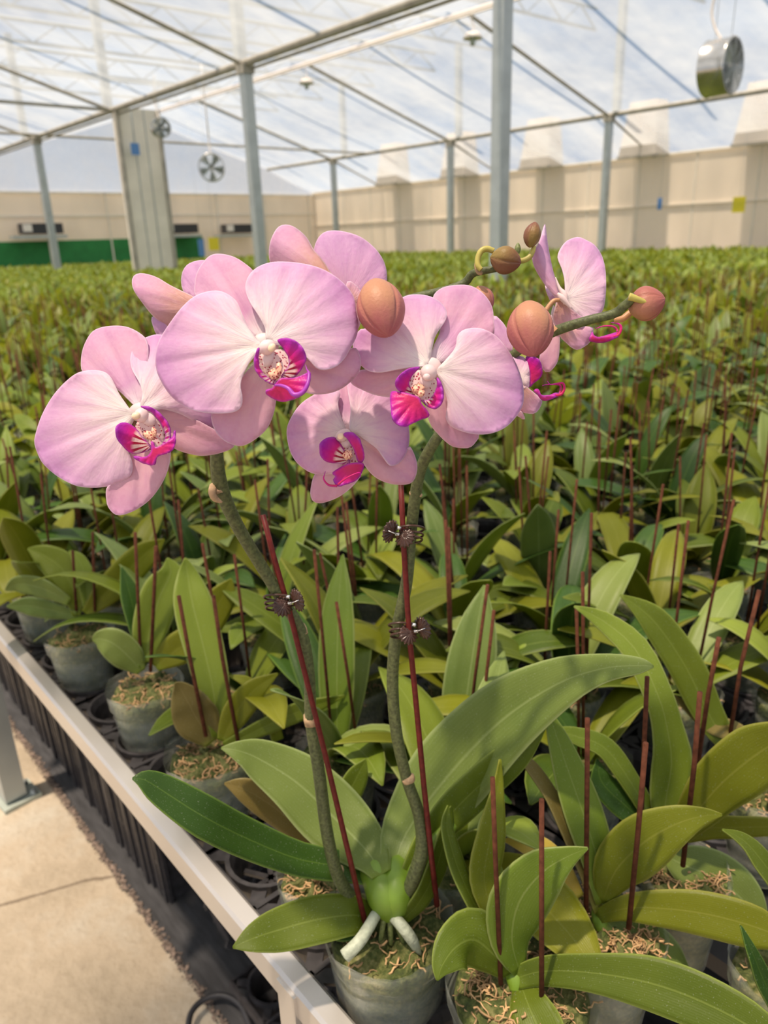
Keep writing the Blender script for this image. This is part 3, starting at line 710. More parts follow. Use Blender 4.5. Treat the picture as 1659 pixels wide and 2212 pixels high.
def blob(parent, name, cf, c, rx, ry, D, mat, rz=None, ang=0, bumps=0.0, seed=0):
    """rounded body centred at a picture position; radii in crop pixels"""
    x, y = cf(*c); k = abs(cf(1, 0)[0]-cf(0, 0)[0]); p = pt(x, y, D); a, b_ = rx*k*D/F, ry*k*D/F; z = (rz*k*D/F if rz else min(a, b_))
    rt_ = Vector(R @ np.array([1, 0, 0.])); up_ = Vector(R @ np.array([0, 1., 0])); fw = Vector(R @ np.array([0, 0, 1.]))
    rg = random.Random(seed); mb = MB_(); vs = []; pg = []; n, m = 16, 12
    for i in range(m+1):
        th = math.pi*i/m
        for j in range(n):
            ph = 2*math.pi*j/n; f = 1+bumps*math.sin(ph*4+seed)*math.sin(th*5+seed)
            u = math.sin(th)*math.cos(ph)*a*f; v = math.cos(th)*b_*f; w = math.sin(th)*math.sin(ph)*z*f
            u, v = u*math.cos(ang)-v*math.sin(ang), u*math.sin(ang)+v*math.cos(ang)
            vs.append(p+rt_*u+up_*v+fw*w); pg.append((i/m, .5, j/n))
    mb.add(vs, [(i*n+j, i*n+(j+1) % n, (i+1)*n+(j+1) % n, (i+1)*n+j) for i in range(m) for j in range(n)], 0, pg)
    return mb.build(name, mat, parent)
def tend(parent, cf, P, D, w, mat=ML2, name='lip_tendril'):
    """P: (x, y[, dd]); w: widths px"""
    k = len(P); C = cr_([(*pt(*cf(p[0], p[1]), D+(p[2] if len(p) > 2 else 0)), w[i]*D/F/2) for i, p in enumerate(P)], 5)
    mb = MB_(); mb.tube([Vector(c[:3]) for c in C], [c[3] for c in C], 8); return mb.build(name, mat, parent)

# --- flower 1, far left
f1 = flower('leftmost bloom'); D = .435
petal(f1, 'petal', c1, [(525, 975), (500, 955), (480, 930), (440, 870), (405, 800), (370, 770), (310, 762), (240, 775), (180, 820), (120, 890), (70, 980), (40, 1070), (35, 1120), (60, 1190), (90, 1230), (150, 1280), (230, 1320), (300, 1330), (380, 1325), (440, 1305), (490, 1280), (508, 1245), (505, 1200), (490, 1160), (480, 1080)], (520, 970), D, MP, .012)
petal(f1, 'petal', c1, [(545, 935), (555, 880), (540, 820), (505, 760), (497, 700), (520, 640), (570, 605), (640, 590), (720, 620), (800, 720), (880, 870), (905, 1030), (860, 1030), (790, 1000), (730, 970), (650, 950), (590, 960)], (540, 960), D+.001, MP, .014, bow=.006)
petal(f1, 'sepal', c1, [(545, 950), (450, 870), (380, 800), (300, 790), (262, 765), (260, 700), (275, 640), (310, 580), (360, 555), (430, 547), (490, 555), (540, 580), (575, 615), (585, 680), (575, 780), (565, 880)], (545, 950), D+.006, MSD, .012)
petal(f1, 'sepal', c1, [(560, 965), (640, 950), (760, 975), (880, 1035), (960, 1080), (1002, 1125), (940, 1160), (850, 1175), (780, 1165), (710, 1140), (660, 1100), (600, 1040)], (560, 980), D+.008, MS, .014)
petal(f1, 'sepal', c1, [(560, 1020), (500, 1150), (490, 1260), (450, 1295), (385, 1325), (382, 1400), (400, 1440), (440, 1465), (520, 1440), (600, 1380), (660, 1290), (685, 1220), (690, 1150), (650, 1080)], (565, 1000), D+.009, MS, .006, (0, -.003))
petal(f1, 'lip_throat', c1, [(540, 1000), (600, 985), (645, 1030), (665, 1090), (660, 1130), (600, 1150), (540, 1120), (520, 1060)], (590, 1060), D-.004, MTH, .0, (0, 0), 5, 0, 0, .006, .0006)
petal(f1, 'lip_lobe', c1, [(430, 1030), (455, 1015), (490, 1020), (530, 1050), (560, 1090), (590, 1120), (603, 1140), (560, 1160), (500, 1163), (460, 1130), (430, 1090), (425, 1050)], (605, 1120), D-.006, ML, -.010, (0, 0), 5, 0, 0, .004)
petal(f1, 'lip_lobe', c1, [(548, 937), (600, 943), (650, 980), (685, 1030), (692, 1085), (684, 1120), (662, 1140), (630, 1140), (655, 1115), (670, 1080), (655, 1040), (632, 1000), (595, 962)], (610, 1110), D-.007, ML, -.006, (0, 0), 4, 0, 0, .0, .0012)
petal(f1, 'lip', c1, [(598, 1105), (612, 1115), (620, 1135), (660, 1115), (700, 1088), (712, 1052), (716, 1110), (700, 1150), (660, 1170), (632, 1178), (620, 1200), (608, 1222), (550, 1207), (512, 1178), (560, 1183), (592, 1168), (600, 1140)], (615, 1130), D-.012, ML2, .002, (0, 0), 4, 0, 0, .003, .0014)
blob(f1, 'column', c1, (552, 980), 34, 36, D-.006, MCOL, 34, .6); blob(f1, 'column', c1, (550, 965), 62, 48, D+.004, MCOL, 20); blob(f1, 'column', c1, (585, 1000), 40, 30, D-.004, MCOL, 26, -.6)
blob(f1, 'anther_cap', c1, (524, 982), 22, 18, D-.010, MANT, 16, .4)
blob(f1, 'callus', c1, (590, 1078), 30, 18, D-.009, MC, 18, -.5, .25, 1); blob(f1, 'callus', c1, (612, 1060), 12, 22, D-.011, MC, 12, .2, .2, 2)

# --- flower 2, large centre-left, nearest
f2 = flower('largest central bloom'); D = .405
petal(f2, 'petal', c1, [(1130, 640), (1100, 600), (1060, 540), (1035, 480), (1012, 430), (970, 395), (920, 378), (860, 385), (800, 410), (740, 465), (690, 530), (640, 610), (620, 690), (625, 760), (650, 820), (690, 880), (740, 925), (800, 955), (880, 970), (960, 970), (1010, 960), (1035, 935), (1040, 890), (1030, 840), (1040, 790), (1070, 730), (1100, 690)], (1130, 640), D, MP, .012)
petal(f2, 'petal', c1, [(1155, 615), (1150, 560), (1120, 500), (1080, 440), (1058, 390), (1055, 340), (1080, 290), (1130, 255), (1200, 238), (1300, 242), (1400, 262), (1480, 300), (1540, 350), (1580, 410), (1590, 480), (1600, 540), (1590, 600), (1565, 650), (1530, 710), (1490, 745), (1440, 760), (1400, 752), (1370, 720), (1340, 690), (1290, 655), (1210, 640)], (1155, 625), D, MP, .012)
petal(f2, 'sepal', c1, [(1140, 620), (1090, 600), (1040, 540), (960, 480), (850, 430), (810, 395), (808, 350), (820, 290), (850, 240), (890, 205), (940, 200), (1000, 215), (1050, 245), (1095, 285), (1100, 330), (1110, 420), (1145, 520), (1160, 600)], (1140, 620), D+.007, MSD, .012)
petal(f2, 'sepal', c1, [(1200, 690), (1300, 690), (1400, 720), (1500, 700), (1565, 655), (1595, 660), (1612, 710), (1605, 765), (1560, 820), (1500, 860), (1430, 878), (1370, 875), (1300, 850), (1230, 790)], (1190, 690), D+.008, MS, .010)
petal(f2, 'sepal', c1, [(1140, 700), (1060, 770), (1000, 850), (920, 940), (888, 975), (900, 1040), (940, 1095), (1000, 1125), (1050, 1125), (1110, 1090), (1160, 1040), (1190, 970), (1203, 905), (1210, 830), (1190, 740)], (1165, 700), D+.008, MS, .010)
petal(f2, 'lip_throat', c1, [(1125, 690), (1170, 670), (1240, 665), (1285, 720), (1295, 780), (1260, 800), (1190, 828), (1140, 790), (1115, 740)], (1210, 750), D-.004, MTH, .0, (0, 0), 5, 0, 0, .008)
petal(f2, 'lip_lobe', c1, [(1210, 615), (1260, 606), (1310, 630), (1340, 670), (1348, 710), (1330, 750), (1300, 790), (1268, 806), (1225, 800), (1240, 770), (1262, 740), (1262, 700), (1240, 660)], (1215, 775), D-.007, ML, -.008, (0, 0), 5, 0, 0, .004)
petal(f2, 'lip_lobe', c1, [(1120, 652), (1100, 690), (1097, 740), (1113, 780), (1150, 815), (1188, 832), (1205, 828), (1200, 808), (1165, 798), (1132, 765), (1118, 720)], (1205, 785), D-.007, ML, -.006, (0, 0), 4, 0, 0, .0, .0012)
petal(f2, 'lip', c1, [(1195, 832), (1225, 802), (1260, 800), (1300, 797), (1340, 780), (1365, 770), (1371, 800), (1355, 850), (1325, 885), (1280, 905), (1230, 912), (1180, 892), (1150, 865), (1185, 848)], (1215, 820), D-.012, ML2, -.002, (0, .004), 4, 0, 0, .006, .0014)
tend(f2, c1, [(1196, 835, 0), (1225, 835, -.002), (1262, 850, -.004), (1290, 880, -.005), (1330, 870, -.006), (1355, 830, -.006), (1362, 780, -.004), (1352, 758, -.002), (1345, 735, 0)], D-.013, [4, 7, 9, 11, 10, 9, 6, 3, 1.2], simple('lip_fold_violet', (.36, .04, .42), .4, var=.15))
blob(f2, 'column', c1, (1160, 650), 44, 36, D-.008, MCOL, 38, .4); blob(f2, 'column', c1, (1145, 650), 70, 70, D+.004, MCOL, 20); blob(f2, 'column', c1, (1165, 705), 26, 44, D-.004, MCOL, 26, -.3)
blob(f2, 'anther_cap', c1, (1182, 652), 18, 22, D-.014, MANT, 14, -.6)
blob(f2, 'callus', c1, (1195, 780), 28, 24, D-.009, MC, 18, .5, .25, 3); blob(f2, 'callus', c1, (1218, 752), 14, 28, D-.011, MC, 13, .1, .2, 4)

# --- flower 3, low centre
f3 = flower('lowest bloom'); D = .455
petal(f3, 'petal', c2, [(315, 885), (298, 840), (283, 780), (292, 740), (280, 722), (240, 728), (190, 738), (130, 780), (90, 840), (75, 890), (85, 960), (110, 1010), (150, 1045), (190, 1062), (240, 1065), (290, 1050), (300, 1000), (290, 940)], (315, 890), D, MP, .012)
petal(f3, 'petal', c2, [(330, 885), (335, 800), (322, 720), (330, 680), (420, 700), (500, 740), (550, 800), (570, 870), (572, 930), (560, 980), (530, 1020), (495, 1030), (470, 1000), (440, 960), (400, 930), (360, 900)], (330, 890), D, MP, .012)
petal(f3, 'sepal', c2, [(320, 880), (285, 800), (275, 740), (280, 660), (310, 620), (345, 660), (350, 740), (345, 830), (335, 880)], (325, 885), D+.007, MSD, .010)
petal(f3, 'sepal', c2, [(350, 900), (420, 930), (500, 980), (560, 960), (578, 952), (600, 1000), (605, 1045), (590, 1090), (560, 1105), (500, 1103), (440, 1080), (400, 1040), (370, 980)], (340, 910), D+.008, MS, .010)
petal(f3, 'sepal', c2, [(320, 920), (250, 980), (190, 1062), (175, 1110), (172, 1150), (185, 1175), (220, 1180), (280, 1160), (330, 1125), (370, 1080), (385, 1040), (380, 960)], (330, 920), D+.008, MS, .010)
petal(f3, 'lip_throat', c2, [(295, 915), (340, 905), (370, 950), (380, 1000), (345, 1020), (310, 1015), (290, 970)], (330, 980), D-.004, MTH, 0, (0, 0), 5, 0, 0, .006)
petal(f3, 'lip_lobe', c2, [(208, 960), (212, 935), (240, 915), (270, 915), (300, 950), (320, 990), (335, 1015), (315, 1022), (280, 1020), (235, 1012), (212, 990)], (335, 1005), D-.006, ML, -.010, (0, 0), 5, 0, 0, .004)
petal(f3, 'lip_lobe', c2, [(305, 900), (340, 895), (370, 920), (388, 970), (390, 1000), (377, 1018), (362, 1010), (350, 970), (330, 930)], (345, 1010), D-.008, ML2, -.008, (0, 0), 4, 0, 0, .003, .0012)
petal(f3, 'lip', c2, [(262, 1060), (290, 1040), (330, 1020), (380, 1018), (385, 1040), (360, 1085), (320, 1105), (280, 1112), (265, 1090), (275, 1075)], (335, 1025), D-.012, ML2, -.002, (0, 0), 4, 0, 0, .005, .0014)
tend(f3, c2, [(280, 1112), (245, 1108), (225, 1085), (228, 1065), (232, 1052)], D-.014, [6, 5, 3.5, 2, 1]); tend(f3, c2, [(285, 1105), (310, 1085, -.003), (340, 1068, -.004), (372, 1058, -.003), (374, 1078, -.002)], D-.016, [6, 4, 3, 2.5, 1])
blob(f3, 'column', c2, (304, 905), 34, 24, D-.007, MCOL, 26, .5); blob(f3, 'column', c2, (325, 895), 40, 34, D+.004, MCOL, 14); blob(f3, 'column', c2, (318, 935), 20, 24, D-.004, MCOL, 18)
blob(f3, 'anther_cap', c2, (294, 910), 15, 13, D-.012, MANT, 10, .5)
blob(f3, 'callus', c2, (322, 985), 20, 18, D-.009, MC, 14, .5, .25, 5)

# --- flower 4, right of centre
f4 = flower('right central bloom'); D = .425
petal(f4, 'petal', c2, [(655, 615), (665, 560), (680, 500), (720, 440), (725, 400), (700, 365), (660, 342), (610, 333), (555, 340), (500, 380), (440, 430), (400, 470), (375, 475), (350, 510), (345, 550), (360, 600), (400, 640), (450, 650), (510, 640), (580, 628), (630, 625)], (655, 620), D+.002, MP, .010)
petal(f4, 'petal', c2, [(685, 640), (720, 600), (760, 550), (770, 500), (800, 475), (860, 470), (920, 495), (970, 550), (1010, 620), (1035, 700), (1037, 770), (1015, 820), (970, 870), (910, 897), (850, 902), (790, 890), (740, 865), (722, 830), (730, 780), (720, 730), (700, 680)], (680, 640), D-.001, MP, .010)
petal(f4, 'sepal', c2, [(660, 610), (670, 550), (700, 480), (690, 420), (668, 350), (700, 310), (760, 295), (820, 297), (870, 325), (905, 370), (917, 420), (915, 500), (860, 520), (800, 560), (740, 600), (690, 620)], (670, 620), D+.007, MSD, .012)
petal(f4, 'sepal', c2, [(640, 640), (560, 632), (450, 635), (380, 640), (345, 660), (335, 690), (370, 715), (430, 740), (490, 750), (540, 745), (600, 700)], (650, 640), D+.008, MS, .012)
petal(f4, 'sepal', c2, [(660, 660), (640, 720), (640, 790), (660, 860), (700, 910), (740, 945), (770, 955), (820, 955), (850, 925), (858, 903), (830, 860), (760, 780), (720, 700)], (670, 650), D+.008, MS, .010)
petal(f4, 'lip_throat', c2, [(560, 670), (610, 640), (660, 660), (690, 700), (680, 750), (640, 775), (590, 745), (555, 710)], (620, 720), D-.004, MTH, 0, (0, 0), 5, 0, 0, .007)
petal(f4, 'lip_lobe', c2, [(617, 628), (570, 635), (530, 665), (515, 695), (525, 718), (550, 738), (580, 748), (598, 742), (580, 715), (572, 690), (590, 655)], (612, 740), D-.007, ML, -.008, (0, 0), 5, 0, 0, .003)
petal(f4, 'lip_lobe', c2, [(688, 670), (706, 705), (711, 755), (693, 790), (665, 797), (635, 778), (622, 760), (650, 762), (676, 735), (688, 700)], (625, 745), D-.007, ML, -.008, (0, 0), 4, 0, 0, .003, .0012)
petal(f4, 'lip', c2, [(500, 733), (540, 730), (580, 740), (612, 752), (622, 775), (640, 800), (652, 827), (610, 845), (560, 870), (530, 865), (505, 840), (498, 790)], (600, 755), D-.012, ML2, -.002, (0, 0), 4, .0015, 0, .006, .0014)
blob(f4, 'column', c2, (652, 650), 34, 34, D-.009, MCOL, 34); blob(f4, 'column', c2, (665, 632), 42, 44, D+.004, MCOL, 16); blob(f4, 'column', c2, (640, 690), 22, 26, D-.005, MCOL, 20, .4)
blob(f4, 'anther_cap', c2, (644, 668), 16, 14, D-.016, MCOL, 14)
blob(f4, 'callus', c2, (608, 718), 26, 20, D-.009, MC, 16, .3, .25, 6); blob(f4, 'callus', c2, (622, 735), 16, 12, D-.012, MC, 12, .6, .2, 7)

# --- flower 6 and 7, behind, seen from the back
f6 = flower('bloom turned away behind the central bloom'); D = .475
petal(f6, 'sepal', c1, [(850, 440), (800, 405), (740, 375), (690, 350), (620, 310), (550, 293), (512, 308), (505, 345), (520, 385), (560, 440), (610, 500), (665, 540), (720, 560), (800, 520)], (860, 470), D, MBR, .010, (-.004, 0), bow=.012)
petal(f6, 'petal', c1, [(870, 440), (800, 412), (765, 395), (745, 355), (748, 295), (770, 255), (810, 235), (860, 230), (910, 260), (930, 350)], (880, 460), D+.012, MB, .008)
petal(f6, 'petal', c1, [(850, 470), (700, 500), (605, 500), (612, 560), (636, 600), (700, 620), (800, 600)], (880, 480), D+.012, MB, .008)
f7 = flower('topmost bloom turned away, behind the central bloom'); D = .475
petal(f7, 'sepal', c1, [(1480, 330), (1455, 270), (1420, 220), (1385, 180), (1350, 120), (1300, 75), (1255, 58), (1215, 68), (1185, 110), (1170, 170), (1175, 240), (1220, 290), (1330, 330)], (1480, 340), D, MBR, .010, (-.002, 0), bow=.012)
petal(f7, 'petal', c2, [(260, 300), (190, 200), (185, 150), (205, 100), (240, 75), (300, 75), (370, 95), (430, 140), (470, 200), (482, 265), (470, 330), (420, 370), (340, 370)], (320, 370), D+.010, MB, .008)
petal(f7, 'sepal', c2, [(320, 280), (350, 290), (380, 330), (380, 420), (360, 480), (330, 440), (310, 360)], (320, 370), D+.004, MBR, .004)

# --- flower 5, side-on behind the right bud
f5 = flower('side-on bloom behind the large right bud'); D = .475
petal(f5, 'petal', c3, [(300, 770), (340, 790), (390, 850), (420, 930), (442, 1020), (400, 1040), (330, 960), (290, 900)], (440, 1150), D+.006, MB, .006)
petal(f5, 'petal', c3, [(440, 1080), (500, 1070), (545, 1100), (565, 1180), (560, 1310), (520, 1290), (480, 1180)], (500, 1240), D, MP, .004)
petal(f5, 'lip_lobe', c3, [(540, 1078), (590, 1072), (640, 1095), (662, 1170), (650, 1225), (600, 1270), (562, 1302), (566, 1200)], (540, 1260), D+.002, ML2, -.004, (0, 0), 5, 0, 0, .004)
petal(f5, 'sepal', c3, [(520, 1288), (570, 1320), (630, 1370), (658, 1395), (650, 1440), (610, 1495), (560, 1498), (500, 1480), (470, 1440), (490, 1360)], (500, 1290), D-.003, MBR, .006, bow=.006)
petal(f5, 'sepal', c3, [(480, 1470), (515, 1490), (532, 1540), (500, 1530), (460, 1500)], (480, 1450), D+.004, MS, .002, (0, 0), 4)
petal(f5, 'lip', c3, [(597, 1325), (630, 1318), (660, 1362), (720, 1358), (770, 1345), (800, 1355), (720, 1392), (665, 1395), (630, 1360)], (600, 1330), D-.004, ML2, 0, (0, 0), 4, 0, 0, .004, .0012)
tend(f5, c3, [(760, 1362), (805, 1352), (826, 1310), (815, 1272), (770, 1275), (720, 1280), (700, 1255)], D-.004, [5, 6, 6, 5, 4, 2, 1]); tend(f5, c3, [(790, 1355), (800, 1310, .004), (790, 1285, .004), (740, 1280, .004), (690, 1282, .003), (662, 1290, .002)], D-.004, [5, 5, 4, 2.5, 1.5, 1])

# --- flower 8, side-on at the right
f8 = flower('rightmost bloom seen from the side'); D = .49
petal(f8, 'petal', c3, [(680, 84), (668, 120), (640, 210), (590, 310), (600, 390), (640, 470), (700, 560), (760, 630), (800, 650), (782, 570), (740, 430), (705, 260), (690, 150)], (800, 640), D-.008, MB, .0, (.003, 0), bow=.012)
petal(f8, 'petal', c3, [(835, 630), (830, 520), (812, 430), (778, 340), (785, 290), (830, 220), (890, 188), (940, 183), (1000, 210), (1050, 240), (1100, 310), (1128, 400), (1138, 520), (1130, 640), (1110, 730), (1060, 775), (970, 795), (900, 740), (855, 680)], (835, 640), D, MP, .010)
petal(f8, 'petal', c3, [(790, 650), (735, 672), (700, 610), (682, 540), (720, 570)], (790, 640), D+.006, MB, .002)
petal(f8, 'sepal', c3, [(780, 600), (800, 610), (850, 690), (910, 740), (975, 795), (960, 860), (880, 860), (800, 850), (757, 840), (742, 760), (760, 700)], (780, 640), D-.006, MBR, .004, bow=.006)
petal(f8, 'sepal', c3, [(790, 860), (870, 870), (960, 850), (1035, 855), (1040, 895), (1012, 970), (930, 1022), (880, 1005), (830, 960), (795, 920)], (800, 800), D-.004, MBR, .004, bow=.006)
petal(f8, 'sepal', c3, [(745, 690), (720, 800), (700, 960), (640, 1070), (662, 1160), (700, 1192), (745, 1160), (780, 1100), (792, 1000), (790, 900), (775, 760)], (775, 740), D+.004, MS, .004)
tend(f8, c3, [(760, 480), (790, 560), (825, 610), (835, 680)], D-.010, [2, 7, 14, 10], MCOL, 'column'); tend(f8, c3, [(775, 600), (815, 640), (880, 715)], D-.012, [6, 14, 3], MCOL, 'column')
petal(f8, 'lip', c3, [(1035, 890), (1050, 920), (1100, 925), (1180, 905), (1230, 890), (1240, 905), (1210, 935), (1110, 965), (1020, 955), (1010, 940)], (1020, 930), D-.004, ML2, 0, (0, 0), 4, 0, 0, .004, .0012)
tend(f8, c3, [(1190, 925), (1230, 910), (1250, 860), (1230, 828), (1175, 818)], D-.004, [5, 6, 6, 4, 1.5]); tend(f8, c3, [(1215, 920), (1222, 880, .004), (1190, 848, .004), (1120, 845, .004), (1065, 862, .003), (1058, 850, .002)], D-.004, [5, 5, 4, 3, 1.5, 1])
tend(f8, c3, [(690, 728), (715, 690), (750, 655), (790, 650)], D-.014, [10, 10, 10, 9], MPEDR, 'pedicel')

# --- buds
def bud(cf, c, Lc, Wc, ang, D, mat, tilt=0.0, seam0=.0, label=None):
    """c centre, Lc/Wc length and width in crop px; ang: direction of the tip in the picture (0 = down, + = right); tilt: tip towards viewer"""
    x, y = cf(*c); k = abs(cf(1, 0)[0]-cf(0, 0)[0]); Ln = Lc*k*D/F; r = Wc*k*D/F/2; p = pt(x, y, D)
    rt_ = Vector(R @ np.array([1, 0, 0.])); up_ = Vector(R @ np.array([0, 1., 0])); fw = Vector(R @ np.array([0, 0, 1.]))
    tip = (-up_*math.cos(ang)+rt_*math.sin(ang))*math.cos(tilt)+fw*math.sin(tilt)
    zz = tip; yy = (fw-zz*fw.dot(zz)).normalized(); xx = yy.cross(zz)
    M = Matrix.Translation(p) @ Matrix(((xx.x, yy.x, zz.x, 0), (xx.y, yy.y, zz.y, 0), (xx.z, yy.z, zz.z, 0), (0, 0, 0, 1)))
    prof = []; m = 26
    for i in range(m+1):
        t = i/m; q = math.sin(math.pi*t)**.62*(1-.10*(t-.4)) if 0 < t < 1 else .001
        prof.append((max(.0001, r*q), (t-.5)*Ln))
    seams = [seam0+math.pi/2+s for s in (math.radians(52), math.radians(180), math.radians(-52))]
    def fn(rr, z, a, t):
        e = 0; g = 0
        for s_ in seams:
            dd = abs((a-s_+math.pi) % (2*math.pi)-math.pi); wn = .065; g += math.exp(-(dd/wn)**2); e = max(e, math.exp(-(dd/.45)**2))
        lob = 1+.035*math.cos(3*(a-seam0-math.pi/2))
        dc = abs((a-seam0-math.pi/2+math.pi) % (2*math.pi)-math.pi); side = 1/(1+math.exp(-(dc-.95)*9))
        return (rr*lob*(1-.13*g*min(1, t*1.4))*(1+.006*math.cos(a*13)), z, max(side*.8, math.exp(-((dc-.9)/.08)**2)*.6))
    mb = MB_(); mb.lathe(prof, 72, 0, M, fn); o = mb.build('bud', mat, HERO); o.location = HL
    if label: o['label'] = label
    return o
bud(c2, (457, 388), 284, 198, .22, .415, MBUD, .42, 0.1, 'peach bud between the two central blooms')
bud(c2, (1067, 472), 262, 190, .03, .425, MBUD, .42, .05, 'peach bud right of the right central bloom')
bud(c3, (388, 352), 235, 205, 1.35, .475, MBUD2, .1, -.5, 'olive bud on the upper stem')
bud(c3, (588, 163), 192, 128, -.22+math.pi, .475, MBUD2, .1, .3, 'topmost olive bud')
bud(c3, (478, 270), 98, 46, math.pi-.05, .478, MSTEMU, 0, 0, 'tiny green bud')
bud(c3, (1440, 680), 270, 260, 1.75, .44, MBUD3, .5, .5, 'green and pink bud at the right end of the stem')
bud(c3, (225, 635), 210, 150, .5, .49, MBUD, .2, .2, 'bud hidden behind the right central bloom')
def ped(P, w, D, mat, name='pedicel', cf=c3):
    C = cr_([(*pt(*cf(p[0], p[1]), D+(p[2] if len(p) > 2 else 0)), w[i]*D/F/2) for i, p in enumerate(P)], 6)
    mb = MB_(); mb.tube([Vector(c[:3]) for c in C], [c[3] for c in C], 12); o = mb.build(name, mat, HERO); o.location = HL; return o
ped([(205, 425), (180, 390), (180, 340), (205, 285), (250, 268), (300, 285)], [11, 12, 12, 13, 13, 12], .478, MPED)
ped([(160, 365), (170, 400), (190, 440), (215, 455)], [2, 10, 13, 6], .482, MNODE, 'bract')
ped([(480, 355), (520, 355), (565, 330), (590, 285), (600, 250)], [10, 12, 12, 11, 9], .478, MPED)
ped([(483, 330), (480, 315), (478, 300)], [7, 7, 7], .478, MPED)
ped([(1200, 800), (1260, 790), (1320, 745), (1370, 720)], [12, 14, 14, 12], .455, MPEDR)
ped([(1310, 625), (1345, 635), (1400, 655), (1478, 680)], [17, 15, 12, 7], .432, MPED, 'stem_tip')
ped([(640, 845), (720, 860), (752, 888)], [14, 17, 20], .455, MPEDR)

# ------------------------------------------------------------------ clips
def clip(px, py, d, sd_, label):
    """small claw clip: two scalloped shells, curved claws round stem and stake, a spring"""
    p = pt(px, py, d); r = empty('stem_clip', p)
    rt_ = R @ np.array([1, 0, 0.]); up_ = R @ np.array([0, 1., 0]); fw = R @ np.array([0, 0, 1.])
    r.matrix_world = Matrix(((rt_[0]*sd_, up_[0], fw[0]*1, p.x), (rt_[1]*sd_, up_[1], fw[1]*1, p.y), (rt_[2]*sd_, up_[2], fw[2]*1, p.z), (0, 0, 0, 1)))
    s = d/F
    for k, (cx, cy, rad, yaw, til) in enumerate(((6, -8, 22, .5, -.3), (36, 4, 24, -.9, .25))):
        M = Matrix.Translation((cx*s, cy*s, (9 if k == 0 else 6)*s)) @ Matrix.Rotation(yaw, 4, 'Y') @ Matrix.Rotation(til, 4, 'X')
        b = MB_(); n = 60
        def fn(rr, z, a, t): return (rr*(1+.06*math.cos(a*15)*min(1, t*2)), z+.0009*math.cos(a*15)*t, 0)
        b.lathe([(.0001, 4*s), (rad*.2*s, 5.5*s), (rad*.5*s, 4*s), (rad*.85*s, 1*s), (rad*s, -1*s), (rad*.97*s, -2.5*s), (rad*.5*s, 1*s), (.0001, 2*s)], n, 0, M, fn); b.build('shell', MCLIP, r)
        b = MB_()
        for q in range(15):
            a = q*2*math.pi/15; pp = M @ Vector((rad*s*1.03*math.cos(a), rad*s*1.03*math.sin(a), -1.5*s))
            b.tube([pp+Vector((0, 0, z)) for z in (-2*s, 0, 2*s)], [.6*s, 2.2*s, .6*s], 6)
        b.build('beading', MCLIP, r)
    for k, (y, rr_) in enumerate(((9, 27), (-4, 25), (-14, 23))):
        b = MB_(); P = [(-8*s+rr_*s*math.cos(a)*1.05, y*s+math.sin(a)*8*s, rr_*.62*s*math.sin(a)-4*s) for a in np.linspace(.25, 2*math.pi-.9, 22)]
        b.tube(P, 2.5*s, 7); b.build('claw', MCLIP, r)
    b = MB_(); P = [((18+j*.35)*s, (-2+3.2*math.cos(j*1.3))*s, (12+3.2*math.sin(j*1.3))*s) for j in range(26)]; b.tube(P, .8*s, 5)
    b.tube([(14*s, 12*s, 12*s), (22*s, 12*s, 13*s)], 4*s, 8); b.build('spring', MSIL, r)
    b = MB_(); b.tube([(22*s, -2*s, 15*s), (42*s, 6*s, 20*s)], 1.1*s, 6); b.build('spring_arm', MSIL, r)
    tag(r, label, 'clip', 'bronze claw clips on the flower stems')
clip(606, 1300, .568, 1, 'bronze shell-shaped claw clip on the left flower stem')
clip(880, 1152, .545, -1, 'bronze shell-shaped claw clip on the right flower stem, upper of two')
clip(876, 1360, .575, 1, 'bronze shell-shaped claw clip on the right flower stem, lower of two')

# ------------------------------------------------------------------ neighbouring traced plants
hero_xy = [(HERO.location.x, HERO.location.y)]
def near(*a, **k):
    r = potted('potted_orchid', *a, **k); hero_xy.append((r[0].location.x, r[0].location.y)); return r
N1, d1, _ = near(1127, 2115, .85, 325, 'leafy orchid right of the flowering one, at the bottom edge, in clear pot', strands=260, seed=2)
D = d1
tleaf(N1, [(1105, 2100, 50, D), (1070, 2065, 96, D-.01), (1025, 2030, 120, D-.02), (985, 2045, 96, D-.035), (955, 2085, 50, D-.045), (944, 2118, 4, D-.05)], LG, -15, -.25, rnd=.5, label='short curled leaf')
tleaf(N1, [(1122, 2098, 30, D), (1105, 2030, 90, D-.01), (1120, 1950, 125, D-.02), (1170, 1885, 100, D-.03), (1225, 1850, 46, D-.035), (1270, 1832, 4, D-.04)], LL, 20, .1, rnd=.2)
tleaf(N1, [(1110, 2115, 40, D), (1170, 2098, 56, D-.01), (1270, 2100, 72, D-.03), (1400, 2122, 104, D-.05), (1520, 2165, 110, D-.07), (1640, 2230, 90, D-.09), (1700, 2290, 20, D-.1)], LG, 10, .2, rnd=.1, label='long glossy leaf reaching the right edge')
tleaf(N1, [(1105, 2080, 24, D), (1070, 1990, 36, D), (1045, 1900, 64, D+.01), (1060, 1800, 60, D+.02), (1075, 1700, 24, D+.03), (1080, 1640, 4, D+.03)], LY, 30, .2, rnd=.6)
tleaf(N1, [(1100, 2085, 20, D), (1040, 1985, 30, D), (990, 1880, 34, D+.01), (965, 1790, 26, D+.02), (968, 1740, 4, D+.03)], LG, 40, .2, rnd=.2)
tleaf(N1, [(1118, 2070, 20, D), (1090, 1960, 30, D+.01), (1055, 1850, 40, D+.02), (1048, 1790, 36, D+.02), (1058, 1740, 4, D+.03)], LL, 35, .2)
tleaf(N1, [(1125, 2125, 40, D), (1145, 2180, 92, D-.02), (1170, 2240, 110, D-.035), (1180, 2300, 60, D-.05)], LG, 10, .2, rnd=.35)
